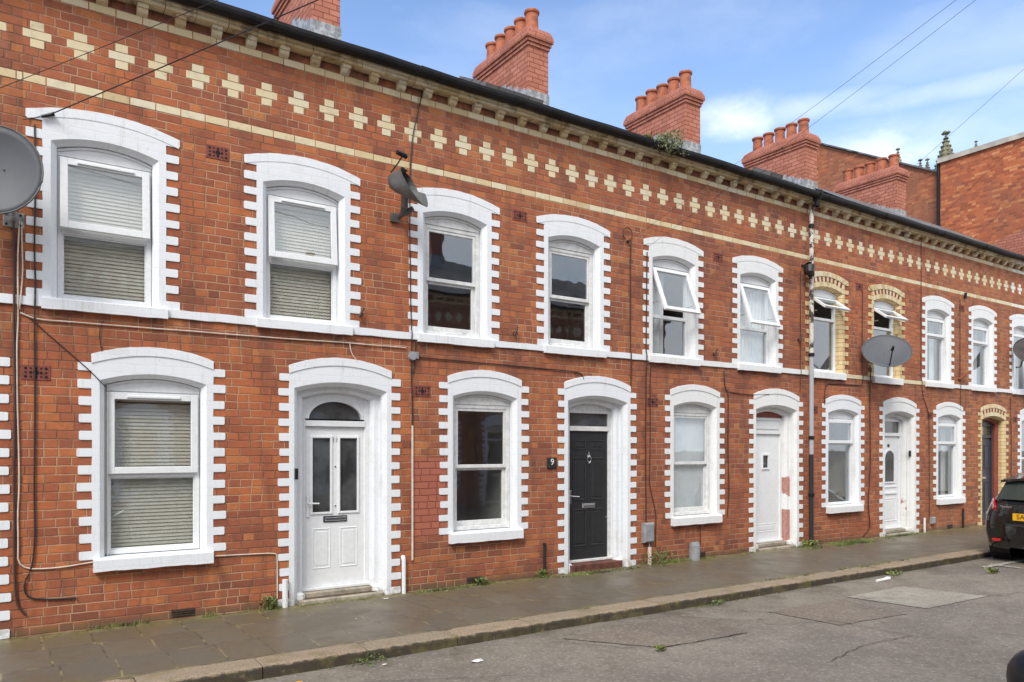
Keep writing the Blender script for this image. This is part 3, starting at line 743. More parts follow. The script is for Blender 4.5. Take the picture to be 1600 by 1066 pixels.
def door(house, cx, kind, S=DO, surmat=None, style='white', steps='stone'):
    zb_, zt_ = .115, 2.06; yl = .20; hf = .405
    col = {'eleven': M['upvc'], 'nine': M['blackdoor'], 'seven': M['upvc'], 'five': M['upvc'], 'three': M['bluedoor'], 'plain': M['upvc']}[kind]
    frm = M['bluedoor'] if kind == 'three' else (M['timber'] if kind == 'nine' else M['upvc'])
    sm = surmat or [M['white']]
    # leaf
    lz0, lz1 = .14, 1.955; lx0, lx1 = cx - .355, cx + .355
    m = MB(); y = yl + .02
    if kind == 'eleven':
        # stiles and rails round two tall lights
        gx = [(lx0 + .085, cx - .055), (cx + .055, lx1 - .085)]; gz0, gz1 = .98, 1.83
        m.box(lx0, lx1, y, y + .04, lz0, gz0); m.box(lx0, lx1, y, y + .04, gz1, lz1)
        m.box(lx0, gx[0][0], y, y + .04, gz0, gz1); m.box(gx[0][1], gx[1][0], y, y + .04, gz0, gz1); m.box(gx[1][1], lx1, y, y + .04, gz0, gz1)
        for a, b in gx: m.frame(a - .022, b + .022, gz0 - .022, gz1 + .022, .026, y - .014, y + .001)
        for a, b in gx: shelf_panel(m, a, b, .34, .80, y, .016, .006)
    elif kind == 'nine':
        m.box(lx0, lx1, y, y + .04, lz0, lz1)
        c1, c2 = (lx0 + .075, cx - .04), (cx + .04, lx1 - .075)
        for a, b in (c1, c2):
            shelf_panel(m, a, b, 1.69, 1.83, y); shelf_panel(m, a, b, .98, 1.58, y); shelf_panel(m, a, b, .32, .85, y)
    elif kind == 'seven':
        m.box(lx0, lx1, y, y + .04, lz0, 1.37); m.box(lx0, lx1, y, y + .04, 1.60, lz1); m.box(lx0, cx - .10, y, y + .04, 1.37, 1.60)
        m.box(cx + .06, lx1, y, y + .04, 1.37, 1.60)
        m.frame(cx - .12, cx + .08, 1.35, 1.62, .03, y - .02, y + .001)
        shelf_panel(m, lx0 + .08, lx1 - .07, .28, .42, y, .012, .008)
    elif kind == 'five':
        m.box(lx0, lx1, y, y + .04, lz0, lz1)
        shelf_panel(m, lx0 + .09, lx1 - .09, .26, .72, y, .02); m.bbox(lx0 + .09, lx1 - .09, y - .02, y, .80, .84); m.bbox(lx0 + .09, lx1 - .09, y - .014, y, .93, .96)
    elif kind == 'three':
        m.box(lx0, lx1, y, y + .04, lz0 - .06, lz1)
        c1, c2 = (lx0 + .075, cx - .04), (cx + .04, lx1 - .075)
        for a, b in (c1, c2): shelf_panel(m, a, b, 1.25, 1.8, y); shelf_panel(m, a, b, .25, .95, y)
    else:
        m.box(lx0, lx1, y, y + .04, lz0, lz1); shelf_panel(m, lx0 + .1, lx1 - .1, 1.1, 1.8, y); shelf_panel(m, lx0 + .1, lx1 - .1, .3, .9, y)
    D = m.build('door', col, house)
    if kind == 'nine': D['label'] = 'black six panelled door with silver knocker'
    if kind == 'eleven': D['label'] = 'white door with two tall glazed lights'
    # frame and the head above the leaf
    f = MB(); yf = yl - .005
    zhead = {'eleven': 2.30, 'nine': 2.21, 'seven': 2.19, 'five': 2.25, 'three': 2.22, 'plain': 2.2}[kind]
    f.bbox(cx - hf, lx0, yf, yf + .07, .1, zhead + .05); f.bbox(lx1, cx + hf, yf, yf + .07, .1, zhead + .05)
    f.bbox(lx0, lx1, yf - .01, yf + .07, lz1 + .003, lz1 + .07)
    AO = arch(cx, hf + .03, S['zs'] - .10, .09)
    if kind == 'eleven':     # half round fanlight cut in a white board
        N = 20; zc_ = 2.045; r = .315
        hole = [(cx - r * math.cos(math.pi * i / N), zc_ + .20 / .315 * r * math.sin(math.pi * i / N)) for i in range(N + 1)]
        outp = [(cx - hf, zc_)] + [(x, z + .02) for x, z in AO] + [(cx + hf, zc_)]
        f.face([(x, yf + .01, z) for x, z in outp] + [(x, yf + .01, z) for x, z in hole[::-1]])
        f.strip([(x, yf - .002, z) for x, z in hole], [(x, yf + .05, z) for x, z in hole])
        h2 = [(cx + (x - cx) * 1.07, zc_ + (z - zc_) * 1.08) for x, z in hole]
        f.strip([(x, yf - .002, z) for x, z in hole], [(x, yf - .002, z) for x, z in h2]); f.strip([(x, yf - .002, z) for x, z in h2], [(x, yf + .01, z) for x, z in h2])
        gm = MB(); gm.face([(x, yf + .045, z) for x, z in hole]); gm.cm = 0
    else:
        f.bbox(lx0, lx1, yf, yf + .07, zhead, zhead + .05)
        f.face([(x, yf + .012, z + .02) for x, z in AO] + [(cx + hf, yf + .012, zhead + .02), (cx - hf, yf + .012, zhead + .02)])
        gm = MB()
        if kind == 'seven':
            f.bbox(lx0, lx1, yf + .01, yf + .06, lz1 + .075, zhead); f.bbox(lx0 + .04, lx1 - .04, yf - .002, yf + .009, lz1 + .09, zhead - .02)
        else: gm.box(lx0, lx1, yf + .03, yf + .036, lz1 + .07, zhead)
    f.bbox(cx - hf, cx + hf, yl - .03, yl + .06, .105, .138)
    F = f.build('door_frame', frm, house)
    if gm.f: gm.build('fanlight', M['darkglass'], F)
    hd = MB()
    if kind == 'eleven':
        for a, b in gx: hd.box(a, b, y + .015, y + .02, gz0, gz1)
        hd.build('pane', M['darkglass'], D)
        b2 = MB(); b2.box(lx0, lx1, y + .05, y + .06, lz0, lz1); b2.build('dark_backing', M['hole'], D)
        k = MB(); k.bbox(cx - .14, cx + .14, y - .012, y, .865, .935); k.build('letterbox_surround', M['black'], D)
        k = MB(); k.bbox(cx - .125, cx + .125, y - .02, y - .011, .88, .92); k.build('letterbox', M['chrome'], D)
        k = MB(); k.bbox(lx0 + .018, lx0 + .05, y - .014, y, .93, 1.17); k.tube([(lx0 + .034, y - .014, 1.09), (lx0 + .034, y - .05, 1.09), (lx0 + .15, y - .052, 1.085)], .009, 8); k.build('door_handle', M['upvc'], D)
        k = MB()
        for zz in (1.50, 1.05): k.lathe((cx, y - .008, zz), [(.0, -.002), (.009, -.002), (.010, .008)], 10, 'y')
        k.build('door_stud', M['chrome'], D)
        text_mesh(D, 'house_number', '11', .075, (cx, y - .004, 1.805), (math.radians(90), 0, 0), M['digit'], .002)
    if kind == 'nine':
        k = MB(); k.bbox(cx - .12, cx + .12, y - .014, y, .86, .925); k.bbox(cx - .10, cx + .10, y - .022, y - .013, .875, .91); k.build('letterbox', M['chrome'], D)
        k = MB(); k.lathe((cx - .0, y - .012, 1.60), [(.0, -.015), (.018, -.012), (.026, 0), (.024, .012)], 12, 'y')
        k.tube([(cx + .03 * math.sin(t), y - .022, 1.555 + .045 * math.cos(t)) for t in [2 * math.pi * i / 14 for i in range(15)]], .008, 6)
        k.tube([(cx, y - .012, 1.61), (cx, y - .012, 1.665)], [.012, .004], 8); k.tube([(cx, y - .012, 1.51), (cx, y - .012, 1.485)], [.008, .003], 8); k.build('door_knocker', M['chrome'], D)
        k = MB(); k.bbox(lx0 + .012, lx0 + .045, y - .012, y, .93, 1.12); k.tube([(lx0 + .03, y - .01, 1.04), (lx0 + .03, y - .05, 1.04), (lx0 + .15, y - .052, 1.03)], .008, 8); k.build('door_handle', M['chrome'], D)
        k = MB(); k.lathe((lx1 - .03, y - .004, .72), [(0, -.004), (.009, -.002), (.009, .005)], 8, 'y'); k.build('door_stud', M['chrome'], D)
    if kind == 'seven':
        k = MB(); k.box(cx - .10, cx + .06, y + .015, y + .02, 1.37, 1.60); k.build('pane', M['darkglass'], D)
        k = MB(); k.box(lx0, lx1, y + .05, y + .06, lz0, lz1); k.build('dark_backing', M['hole'], D)
        rb = MB(); A = arch(cx, hf + .02, S['zs'] - .095, .09); rb.face([(x, yf - .002, z) for x, z in A] + [(cx + hf, yf - .002, zhead + .05), (cx - hf, yf - .002, zhead + .05)])
        rb.build('brick_infill', M['redpaint'], F)
    if kind == 'five':
        N = 12; pz0, pz1 = 1.05, 1.62
        def oval(k, y_): return [(cx - .17 * k, y_, pz0)] + [(cx - .17 * k * math.cos(math.pi * i / N), y_, pz1 - .12 + .17 * k * math.sin(math.pi * i / N)) for i in range(N + 1)] + [(cx + .17 * k, y_, pz0)]
        k = MB(); k.face(oval(1, y - .006)); k.build('pane', M['darkglass'], D)
        k = MB(); k.face(oval(1, y - .003)); k.build('pane_backing', M['room'], D)
        k = MB(); o_ = oval(1.0, y - .02); o2 = oval(1.16, y - .02); o3 = oval(1.18, y); k.strip(o_, o2); k.strip(o2, o3); k.strip(o_, oval(1, y - .002)); k.box(cx - .2, cx + .2, y - .02, y, pz0 - .03, pz0); k.build('pane_moulding', M['upvc'], D)
        k = MB(); k.bbox(cx - .05, cx + .01, y - .012, y, 1.74, 1.80); k.build('house_number', M['black'], D)
    if kind == 'three':
        k = MB(); k.bbox(cx - .12, cx + .12, y - .014, y, 1.02, 1.07); k.build('letterbox', M['chrome'], D)
        k = MB(); k.tube([(lx0 + .05, y - .04, 1.15), (lx0 + .05, y, 1.15)], .02, 8); k.build('door_knob', M['chrome'], D)
    # outer white arch, then the second inner order
    if style != 'white': o = surround(F, cx, S, sm, .11, style)
    else: o = surround(F, cx, S, sm, .11)
    i = MB(); y1 = .115
    o1 = [(cx - S['hi'] - .01, -.02)] + arch(cx, S['hi'] + .01, S['zs'] - .03, S['rise']) + [(cx + S['hi'] + .01, -.02)]
    i1 = [(cx - hf - .035, -.02)] + arch(cx, hf + .035, S['zs'] - .075, S['rise'] * .95) + [(cx + hf + .035, -.02)]
    i2 = [(cx - hf, -.02)] + arch(cx, hf, S['zs'] - .095, S['rise'] * .9) + [(cx + hf, -.02)]
    i.strip([(x, y1, z) for x, z in o1], [(x, y1, z) for x, z in i1], True)
    i.strip([(x, y1, z) for x, z in i1], [(x, y1 + .035, z) for x, z in i2], True)
    i.strip([(x, y1 + .035, z) for x, z in i2], [(x, yl + .05, z) for x, z in i2], True)
    i.build('inner_order', M['redpaint'] if kind == 'three' else sm[-1], F, merge=True)
    # blobs of old paint and render at the jamb feet, then the steps
    st = MB()
    if kind == 'nine':
        st.bbox(cx - .48, cx + .48, .02, .25, -.02, .10, .01); stm = M['stepred']
    elif kind == 'three': st.bbox(cx - .48, cx + .48, .01, .3, -.02, .10, .01); stm = M['stepred']
    else:
        st.bbox(cx - .50, cx + .50, -.03, .12, -.03, .045, .012); st.bbox(cx - .45, cx + .45, .10, .25, -.02, .10, .01); stm = M['step']
    st.build('doorstep', stm, house)
    for sx_ in (-1, 1):
        bl = MB()
        bx = cx + sx_ * .47
        bl.lathe((bx, .1, -.02), [(.075, 0), (.078, .08), (.070, .12), (.045, .14), (0, .145)], 8, a0=.4)
        bl.build('plinth_block', sm[-1] if kind != 'three' else M['redpaint'], F)
    return D
def air_brick(house, cx, cz):
    m = MB(); m.bbox(cx - .115, cx + .115, -.006, .01, cz - .07, cz + .07, .004)
    o = m.build('air_brick', M['airb'], house)
    h = MB()
    for r_ in range(3):
        for c_ in range(5):
            x = cx - .08 + c_ * .04 + (.0 if r_ % 2 else .0); z = cz + .038 - r_ * .038; s = .010 if (r_ + c_) % 2 else .014
            h.lathe((x, -.0075, z), [(0, 0), (s, 0)], 6, 'y')
    h.lathe((cx, -.0085, cz), [(0, 0), (.024, 0)], 10, 'y')
    h.build('vent_holes', M['hole'], o)
# ---------------------------------------------------------------- houses
BND = [-3.75, .10, 3.975, 7.80, 11.665, 15.60, 19.45, 23.35]
def wall_with_holes(m, x0, x1, z0, z1, holes):
    xs = sorted({x0, x1, *[h[0] for h in holes], *[h[1] for h in holes]}); zs = sorted({z0, z1, *[h[2] for h in holes], *[h[3] for h in holes]})
    for i in range(len(xs) - 1):
        for j in range(len(zs) - 1):
            cx, cz = (xs[i] + xs[i + 1]) / 2, (zs[j] + zs[j + 1]) / 2
            if any(h[0] < cx < h[1] and h[2] < cz < h[3] for h in holes): continue
            m.face([(xs[i], 0, zs[j]), (xs[i + 1], 0, zs[j]), (xs[i + 1], 0, zs[j + 1]), (xs[i], 0, zs[j + 1])])
HOUSES = [
 # label, upper windows, lower window, door
 dict(lab='brick terraced house cut off by the left edge, with white toothed doorway', up=[(-3.08, 'casement', ('blinds',)), (-1.15, 'casement', ('blinds',))], lo=(-2.6, 'casement', ('blinds',)), do=(-.715, 'plain')),
 dict(lab='brick terraced house with white door 11 and venetian blinds in its windows', up=[(.77, 'casement', ('blinds',)), (2.69, 'casement', ('blinds',))], lo=(1.19, 'casement', ('blinds',)), do=(3.115, 'eleven')),
 dict(lab='brick terraced house with black panelled door, plaque 9 and dark sash windows', up=[(4.58, 'sash', ('fastener',)), (6.45, 'sash', ())], lo=(5.015, 'sash', ()), do=(6.875, 'nine')),
 dict(lab='brick terraced house left of the tall drainpipe, two upper sashes tilted open', up=[(8.37, 'topopen', ('drapes',)), (10.33, 'topopen', ('net',))], lo=(8.835, 'sash', ('roller',)), do=(10.815, 'seven')),
 dict(lab='brick terraced house with cream brick arches over its two upper windows', up=[(12.25, 'smallopen', ()), (14.18, 'smallopen', ())], lo=(12.745, 'small', ()), do=(14.64, 'five')),
 dict(lab='brick terraced house with dark blue door in a cream brick doorway behind the parked car', up=[(16.12, 'small', ('side',)), (18.04, 'small', ('side', 'fan'))], lo=(16.58, 'small', ('side',)), do=(18.535, 'three')),
 dict(lab='brick terraced house at the right edge with white painted crosses under its eaves', up=[(19.97, 'small', ('side',)), (21.9, 'small', ())], lo=(20.4, 'sash', ()), do=(22.3, 'plain')),
]
def cream_row(m, x0, x1, n, y=-.004, ph=.21, L=.2297):
    k0 = math.floor((x0 - ph) / L)
    k = k0
    while True:
        a = ph + k * L; b = a + L
        if a >= x1: break
        a2, b2 = max(a, x0) + .004, min(b, x1) - .004
        if b2 - a2 > .03:
            m.cr = random.random(); m.bbox(a2, b2, y + J(.0015), .004, zr(n) + .004 + J(.0015), zr(n + 1) - .004 + J(.0015), .003)
        k += 1
roots = []
for hi_, H in enumerate(HOUSES):
    b0, b1 = BND[hi_], BND[hi_ + 1]
    root = empty('terraced_house', (b0, 0, 0), H['lab'], 'house', 'terraced houses along the pavement'); roots.append(root)
    white = M['white2'] if hi_ in (3, 5) else M['white']
    m = MB(); holes = []
    for cx, *_ in H['up']: holes.append((cx - .46, cx + .46, 3.02, 4.66))
    lx = H['lo'][0]; holes.append((lx - .50, lx + .50, .60, 2.48)); dx_ = H['do'][0]; holes.append((dx_ - .56, dx_ + .56, -.1, 2.49))
    wall_with_holes(m, b0, b1, -.1, 6.06, holes)
    if hi_ == 0: m.face([(b0, 0, -.1), (b0, 6.9, -.1), (b0, 6.9, 6.1), (b0, 3.4, 7.9), (b0, 0, 6.1)])
    if hi_ == 6: m.face([(b1, 0, -.1), (b1, 6.9, -.1), (b1, 6.9, 6.1), (b1, 3.4, 7.9), (b1, 0, 6.1)])
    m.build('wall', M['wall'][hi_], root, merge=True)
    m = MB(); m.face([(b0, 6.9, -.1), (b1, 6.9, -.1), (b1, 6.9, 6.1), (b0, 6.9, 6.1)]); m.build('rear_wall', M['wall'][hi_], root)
    # rooms behind the windows
    r = MB()
    for za, zb in ((.05, 2.72), (2.80, 5.7)):
        for xa, xb in ((b0 + .06, (b0 + b1) / 2 if za > 1 else max(lx, 0 * 1) + .78), ((b0 + b1) / 2 + .05 if za > 1 else lx + .84, b1 - .06)):
            r.cm = 0
            r.face([(xa, .03, za), (xa, 1.8, za), (xa, 1.8, zb), (xa, .03, zb)]); r.face([(xb, .03, za), (xb, .03, zb), (xb, 1.8, zb), (xb, 1.8, za)])
            r.face([(xa, 1.8, za), (xb, 1.8, za), (xb, 1.8, zb), (xa, 1.8, zb)]); r.face([(xa, .03, zb), (xa, 1.8, zb), (xb, 1.8, zb), (xb, .03, zb)])
            r.cm = 1; r.face([(xa, .03, za), (xb, .03, za), (xb, 1.8, za), (xa, 1.8, za)])
            r.cm = 0; r.box(xa + .3, xa + 1.0, 1.73, 1.79, za, za + 1.95)
    r.build('interior', [M['room'], M['floor']], root)
    # string course between the upper sills
    segs = []; xx = b0
    for cx, *_ in H['up']: segs.append((xx, cx - .52)); xx = cx + .52
    segs.append((xx, b1))
    for a, b in segs:
        s = MB()
        if hi_ == 4: cream_row(s, a, b, 37, -.012, .1)
        else:
            n = max(2, int((b - a) / .12)); X = [a + (b - a) * i / n for i in range(n + 1)]
            zt = [zr(38) + J(.004) for _ in X]; zb2 = [zr(37) + J(.004) for _ in X]
            s.strip([(x, -.022, z) for x, z in zip(X, zt)], [(x, -.022, z) for x, z in zip(X, zb2)])
            s.strip([(x, .003, z + .003) for x, z in zip(X, zt)], [(x, -.022, z) for x, z in zip(X, zt)])
            s.strip([(x, -.022, z) for x, z in zip(X, zb2)], [(x, .003, z) for x, z in zip(X, zb2)])
        s.build('string_course', M['cream'] if hi_ == 4 else white, root)
    for cx, kind, ex in H['up']:
        if hi_ == 4:
            wn_ = window(root, cx, UP, kind, 3.10, 4.45, ex, surmat=[M['creamwall']], style='cream'); sill(wn_, cx, 2.965, 3.085, .50, M['white2'])
        else:
            wn_ = window(root, cx, UP, kind, 3.10, 4.45, ex, surmat=[white]); sill(wn_, cx, 2.985, 3.09, .53, white)
    cx, kind, ex = H['lo']; wn_ = window(root, cx, LO, kind, .68, 2.265, ex, surmat=[white])
    sill(wn_, cx, .545, .665, .535, M['white2'] if hi_ == 4 else white, .075)
    cx, kind = H['do']
    if kind == 'three': door(root, cx, kind, surmat=[M['creamwall']], style='cream')
    else: door(root, cx, kind, surmat=[M['peel2'] if kind == 'five' else M['peel'] if kind == 'seven' else white])
    # cream brick decoration
    cmx = M['cream_w'] if hi_ == 6 else M['cream']
    for rw, ph_ in ((62, .05), (72, .16)):
        s = MB(); cream_row(s, b0, b1, rw, ph=ph_); s.build('cream_brick_band', cmx, root)
    k = math.ceil((b0 - .21 + .0) / .3445)
    while .21 + k * .3445 < b1:
        c = .21 + k * .3445; s = MB()
        for n, hw in ((66, .057), (67, .1145), (68, .057)):
            a, b = c - hw + .003, c + hw - .003
            if b - a > .02:
                s.cr = min(1, random.random() * .5 + .5); s.bbox(a, b, -.004 + J(.0015), .004, zr(n) + .003, zr(n + 1) - .003, .003)
        if s.f: s.build('brick_cross', cmx, root)
        k += 1
    # cornice, corbels, gutter
    cn = MB(); x = b0
    while x < b1 - .01:
        L = min(random.uniform(.27, .31), b1 - x); cn.cr = random.random(); dy = J(.003); dz = J(.003)
        A = [(.0, 6.012), (-.115, 6.012), (-.128, 6.03), (-.128, 6.052), (-.145, 6.065), (-.145, 6.085), (0, 6.09)]
        a, b = x + .003, x + L - .003
        cn.strip([(a, y + dy, z + dz) for y, z in A], [(b, y + dy, z + dz) for y, z in A])
        cn.face([(a, y + dy, z + dz) for y, z in A]); cn.face([(b, y + dy, z + dz) for y, z in A])
        x += L
    CN = cn.build('cornice', M['cream_w'] if hi_ == 6 else M['cream_st'], root)
    k = math.ceil((b0 - .04) / .3445); cb_me = None
    while .04 + k * .3445 < b1:
        c = .04 + k * .3445; k += 1
        if c - .055 < b0 or c + .055 > b1: continue
        m = MB(); m.cr = random.random()
        A = [(0, 5.915), (-.018, 5.918), (-.048, 5.932), (-.064, 5.952), (-.07, 5.968), (-.09, 5.972), (-.09, 6.010), (0, 6.010)]
        m.strip([(c - .048, y, z) for y, z in A], [(c + .048, y, z) for y, z in A]); m.face([(c - .048, y, z) for y, z in A]); m.face([(c + .048, y, z) for y, z in A])
        m.build('corbel', M['cream_st'], CN)
    gt = MB()
    prof = [(-.10, 6.092), (-.16, 6.078), (-.20, 6.062), (-.235, 6.064), (-.262, 6.085), (-.272, 6.115), (-.272, 6.15), (-.262, 6.15), (-.258, 6.11), (-.16, 6.10)]
    n = 8; sag = [.006 * math.sin(i * 1.9 + hi_) for i in range(n + 1)]
    for i in range(n):
        xa, xb = b0 + (b1 - b0) * i / n, b0 + (b1 - b0) * (i + 1) / n
        gt.strip([(xa, y, z + sag[i]) for y, z in prof], [(xb, y, z + sag[i + 1]) for y, z in prof])
    for jx in (b0 + .3, b0 + 2.1):
        gt.strip([(jx - .05, y - .008 if y < -.1 else y, z - .006) for y, z in prof[:8]], [(jx + .05, y - .008 if y < -.1 else y, z - .006) for y, z in prof[:8]])
    gt.build('gutter', M['gutter'], root)
    slope = .62 if hi_ >= 5 else .53
    rf = MB(); ridge = 6.12 + slope * 3.55
    n = 10
    for i in range(n):
        xa, xb = b0 + (b1 - b0) * i / n, b0 + (b1 - b0) * (i + 1) / n
        rf.face([(xa, -.19, 6.10), (xb, -.19, 6.10), (xb, 3.4, ridge), (xa, 3.4, ridge)]); rf.face([(xa, 3.4, ridge), (xb, 3.4, ridge), (xb, 7.1, 6.05), (xa, 7.1, 6.05)])
        rf.face([(xa, -.19, 6.07), (xb, -.19, 6.07), (xb, -.19, 6.10), (xa, -.19, 6.10)])
    RF = rf.build('roof', M['slate'], root)
    # chimney on the right party wall
    c0, c1 = b1 - .34, b1 + .09; ya, yb = 2.55, 4.25; zt = 8.82
    ch = MB()
    ch.box(c0, c1, ya, yb, 6.6, zt - .12)
    for e, z0, z1 in ((.022, zt - .118, zt - .06), (.044, zt - .058, zt), (.07, zt + .002, zt + .08)):
        ch.box(c0 - e, c1 + e, ya - e, yb + e, z0, z1)
    t0 = [(c0 - .07, ya - .07, zt + .08), (c1 + .07, ya - .07, zt + .08), (c1 + .07, yb + .07, zt + .08), (c0 - .07, yb + .07, zt + .08)]
    t1 = [(c0 - .03, ya - .02, zt + .20), (c1 + .03, ya - .02, zt + .20), (c1 + .03, yb + .02, zt + .20), (c0 - .03, yb + .02, zt + .20)]
    t2 = [(c0 + .06, ya + .08, zt + .27), (c1 - .06, ya + .08, zt + .27), (c1 - .06, yb - .08, zt + .27), (c0 + .06, yb - .08, zt + .27)]
    ch.cm = 1
    for q in range(4): ch.face([t0[q], t0[(q + 1) % 4], t1[(q + 1) % 4], t1[q]]); ch.face([t1[q], t1[(q + 1) % 4], t2[(q + 1) % 4], t2[q]])
    ch.face(t2)
    if hi_ == 6: continue
    CH = ch.build('chimney', [M['chim'], M['chimcap']], root)
    fl = MB(); sl = lambda y: 6.12 + slope * (y + .15)
    fl.box(c0 - .012, c1 + .012, ya - .015, ya, 7.3, 7.93)
    ny = 9
    for q in range(ny):
        y0 = ya + (3.45 - ya) * q / ny; y1 = ya + (3.45 - ya) * (q + 1) / ny
        for xs_ in (c0 - .012, c1): fl.box(xs_, xs_ + .012, y0, y1 - .006, 7.2, max(7.93, 7.86 + (y1 - ya) * .5 + .03 * (q % 2)))
    fl.build('flashing', M['lead'], CH)
    for q in range(5):
        y = ya + .2 + q * .325; p = MB(); r0 = .135; hp = .36 + J(.015); cx = (c0 + c1) / 2
        p.lathe((cx, y, zt + .24), [(r0, 0), (r0 * .9, hp * .1), (r0 * .82, hp * .7), (r0 * .84, hp * .84), (r0 * 1.0, hp * .88), (r0 * 1.04, hp * .95), (r0 * 1.0, hp), (r0 * .8, hp), (r0 * .72, hp * .6), (0, hp * .55)], 18)
        p.build('chimney_pot', M['pot'], CH, smooth=False)
for hi_, vx, vz in ((1, 1.78, 4.78), (2, 5.54, 4.78), (3, 9.35, 4.78), (4, 13.25, 4.78), (5, 17.1, 4.78), (1, .2, 2.39), (2, 4.02 + .1, 2.39), (3, 7.92, 2.38), (4, 11.85, 2.38), (5, 15.78, 2.38), (6, 19.6, 2.38)):
    air_brick(roots[hi_], vx, zr(58) + .04 if vz > 3 else zr(29) + .04)
# low vents at the wall foot
for hi_, vx in ((1, 1.45), (2, 4.85), (3, 8.95), (5, 16.6)):
    m = MB(); m.box(vx - .11, vx + .11, -.004, .0, zr(0) + .01, zr(1) + .01)
    for k in range(3): m.box(vx - .1, vx + .1, -.010, -.004, zr(0) + .022 + k * .022, zr(0) + .03 + k * .022)
    m.build('foot_vent', M['ventm'], roots[hi_])
# roof windows
def roof_window(root, xc, yc, hw, hl, slope, op, mat):
    a = math.atan(slope); zc = 6.12 + slope * (yc + .15)
    def T(x, s, h): return (x, yc + s * math.cos(a) - h * math.sin(a), zc + s * math.sin(a) + h * math.cos(a))
    def bx(m, x0, x1, s0, s1, h0, h1):
        P = [T(x0, s0, h0), T(x1, s0, h0), T(x1, s1, h0), T(x0, s1, h0), T(x0, s0, h1), T(x1, s0, h1), T(x1, s1, h1), T(x0, s1, h1)]
        for q in ((0, 3, 2, 1), (4, 5, 6, 7), (0, 1, 5, 4), (1, 2, 6, 5), (2, 3, 7, 6), (3, 0, 4, 7)): m.face([P[k] for k in q])
    m = MB()
    for x0, x1, s0, s1 in ((-hw, -hw + .06, -hl, hl), (hw - .06, hw, -hl, hl), (-hw + .06, hw - .06, -hl, -hl + .08), (-hw + .06, hw - .06, hl - .08, hl)):
        bx(m, xc + x0, xc + x1, s0, s1, -.02, .10 + op)
    o = m.build('roof_window', mat, root)
    g_ = MB(); bx(g_, xc - hw + .06, xc + hw - .06, -hl + .08, hl - .08, .06 + op, .07 + op); g_.build('pane', M['glass'], o)
roof_window(roots[2], 6.05, 1.3, .50, .42, .53, .07, M['slate'])
roof_window(roots[3], 11.30, .62, .17, .22, .53, .075, M['slate'])
# ---------------------------------------------------------------- opposite side of the street (reflected in the panes)
def children(o): return [c for c in bpy.data.objects if c.parent == o]
kids = {}
for o in bpy.data.objects:
    if o.parent is not None: kids.setdefault(o.parent.name, []).append(o)
def copy_tree(o, parent=None):
    c = o.copy(); COL.objects.link(c)
    if parent is not None: c.parent = parent
    for ch in kids.get(o.name, []): copy_tree(ch, c)
    return c
OPP = [(1, 'behind the camera'), (2, 'behind the first parked car'), (3, 'across from the cream arched doorway'), (1, 'across from the drainpipe'), (2, 'far along the opposite pavement'), (3, 'nearest on the far left of the opposite pavement')]
for k, (src, where) in enumerate(OPP):
    c = copy_tree(roots[src]); c.rotation_euler.z = math.pi
    c.location = (-4.2 + 3.86 * (k + 1), -10.45, 0)
    c['label'] = 'opposite brick terraced house ' + where; c['group'] = 'terraced houses on the opposite pavement'
# ---------------------------------------------------------------- background gable building
bb = empty('brick_hall', (26, 0, 0), 'tall red brick building with stepped side wall rising beyond the terrace', 'building')
def gable_mat(nm='old_gable_brick', dk=.45):
    mt, n = newmat(nm)
    b = brick_nodes(n, ch=.085, z0=0, bw=.24)
    co = b['co']
    c = n.ramp(b['id'], [(0, srgb(150, 80, 54)), (.4, srgb(176, 94, 60)), (.8, srgb(192, 108, 66)), (1, srgb(208, 136, 90))])
    bl = n.smooth(n.noise(co, .55, 5, .65), .45, .62)
    c = n.mix(n.m('ADD', n.m('MULTIPLY', bl, .36), (dk - .45) * .9, clamp=True), c, n.mix(b['id2'], srgb(112, 80, 62), srgb(146, 98, 74)))
    c = n.mix(n.smooth(n.noise(co, 2.4, 4, .7), .62, .7), c, srgb(206, 140, 96))
    c = n.mix(b['mask'], srgb(150, 108, 86), c)
    n.out(c, .85, n.bump(b['mask'], .5, .006), spec=.3); return mt
gm_ = gable_mat()
m = MB()
m.face([(26, -.6, 0), (26, 4.9, 0), (26, 4.9, 11.30), (26, -.6, 11.30)])
m.face([(26, 4.9, 0), (26.35, 4.9, 0), (26.35, 4.9, 11.30), (26, 4.9, 11.30)])
m.cm = 1; m.face([(26.35, 4.9, 0), (26.35, 16.0, 0), (26.35, 16.0, 10.3), (26.35, 10.3, 13.95), (26.35, 4.9, 10.98)]); m.cm = 0
m.face([(26, -.6, 0), (26, -.6, 11.30), (44, -.6, 11.30), (44, -.6, 0)])
m.face([(26, -.6, 11.4), (26, 4.9, 11.4), (44, 4.9, 11.4), (44, -.6, 11.4)])
m.build('wall', [gm_, gable_mat('sooty_gable_brick', .8)], bb)
m = MB(); m.box(25.92, 26.3, -.65, 4.98, 11.30, 11.46); m.box(26.3, 44, -.65, -.35, 11.30, 11.46); m.build('coping', M['parapet'], bb)
m = MB()
for (ya, za), (yb, zb) in (((4.95, 10.98), (10.3, 13.95)), ((10.3, 13.95), (16.1, 10.3))):
    m.face([(26.25, ya, za + .1), (44, ya, za + .1), (44, yb, zb + .1), (26.25, yb, zb + .1)]); m.face([(26.25, ya, za + .04), (26.25, ya, za + .1), (26.25, yb, zb + .1), (26.25, yb, zb + .04)])
m.build('roof', M['slate'], bb)
m = MB(); A = arch(2.35, 1.1, 8.1, .35)
m.cr = .5
m.face([(25.985, 2.35 - (y - 2.35), z) for y, z in A] + [(25.985, 1.25, 4.0), (25.985, 3.45, 4.0)]); 
m.build('bricked_up_opening', M['chim'], bb)
m = MB(); m.tube([(26.06, 4.98, 11.4), (26.06, 4.98, 0)], .07, 8); m.build('rainwater_pipe', M['gutter'], bb)
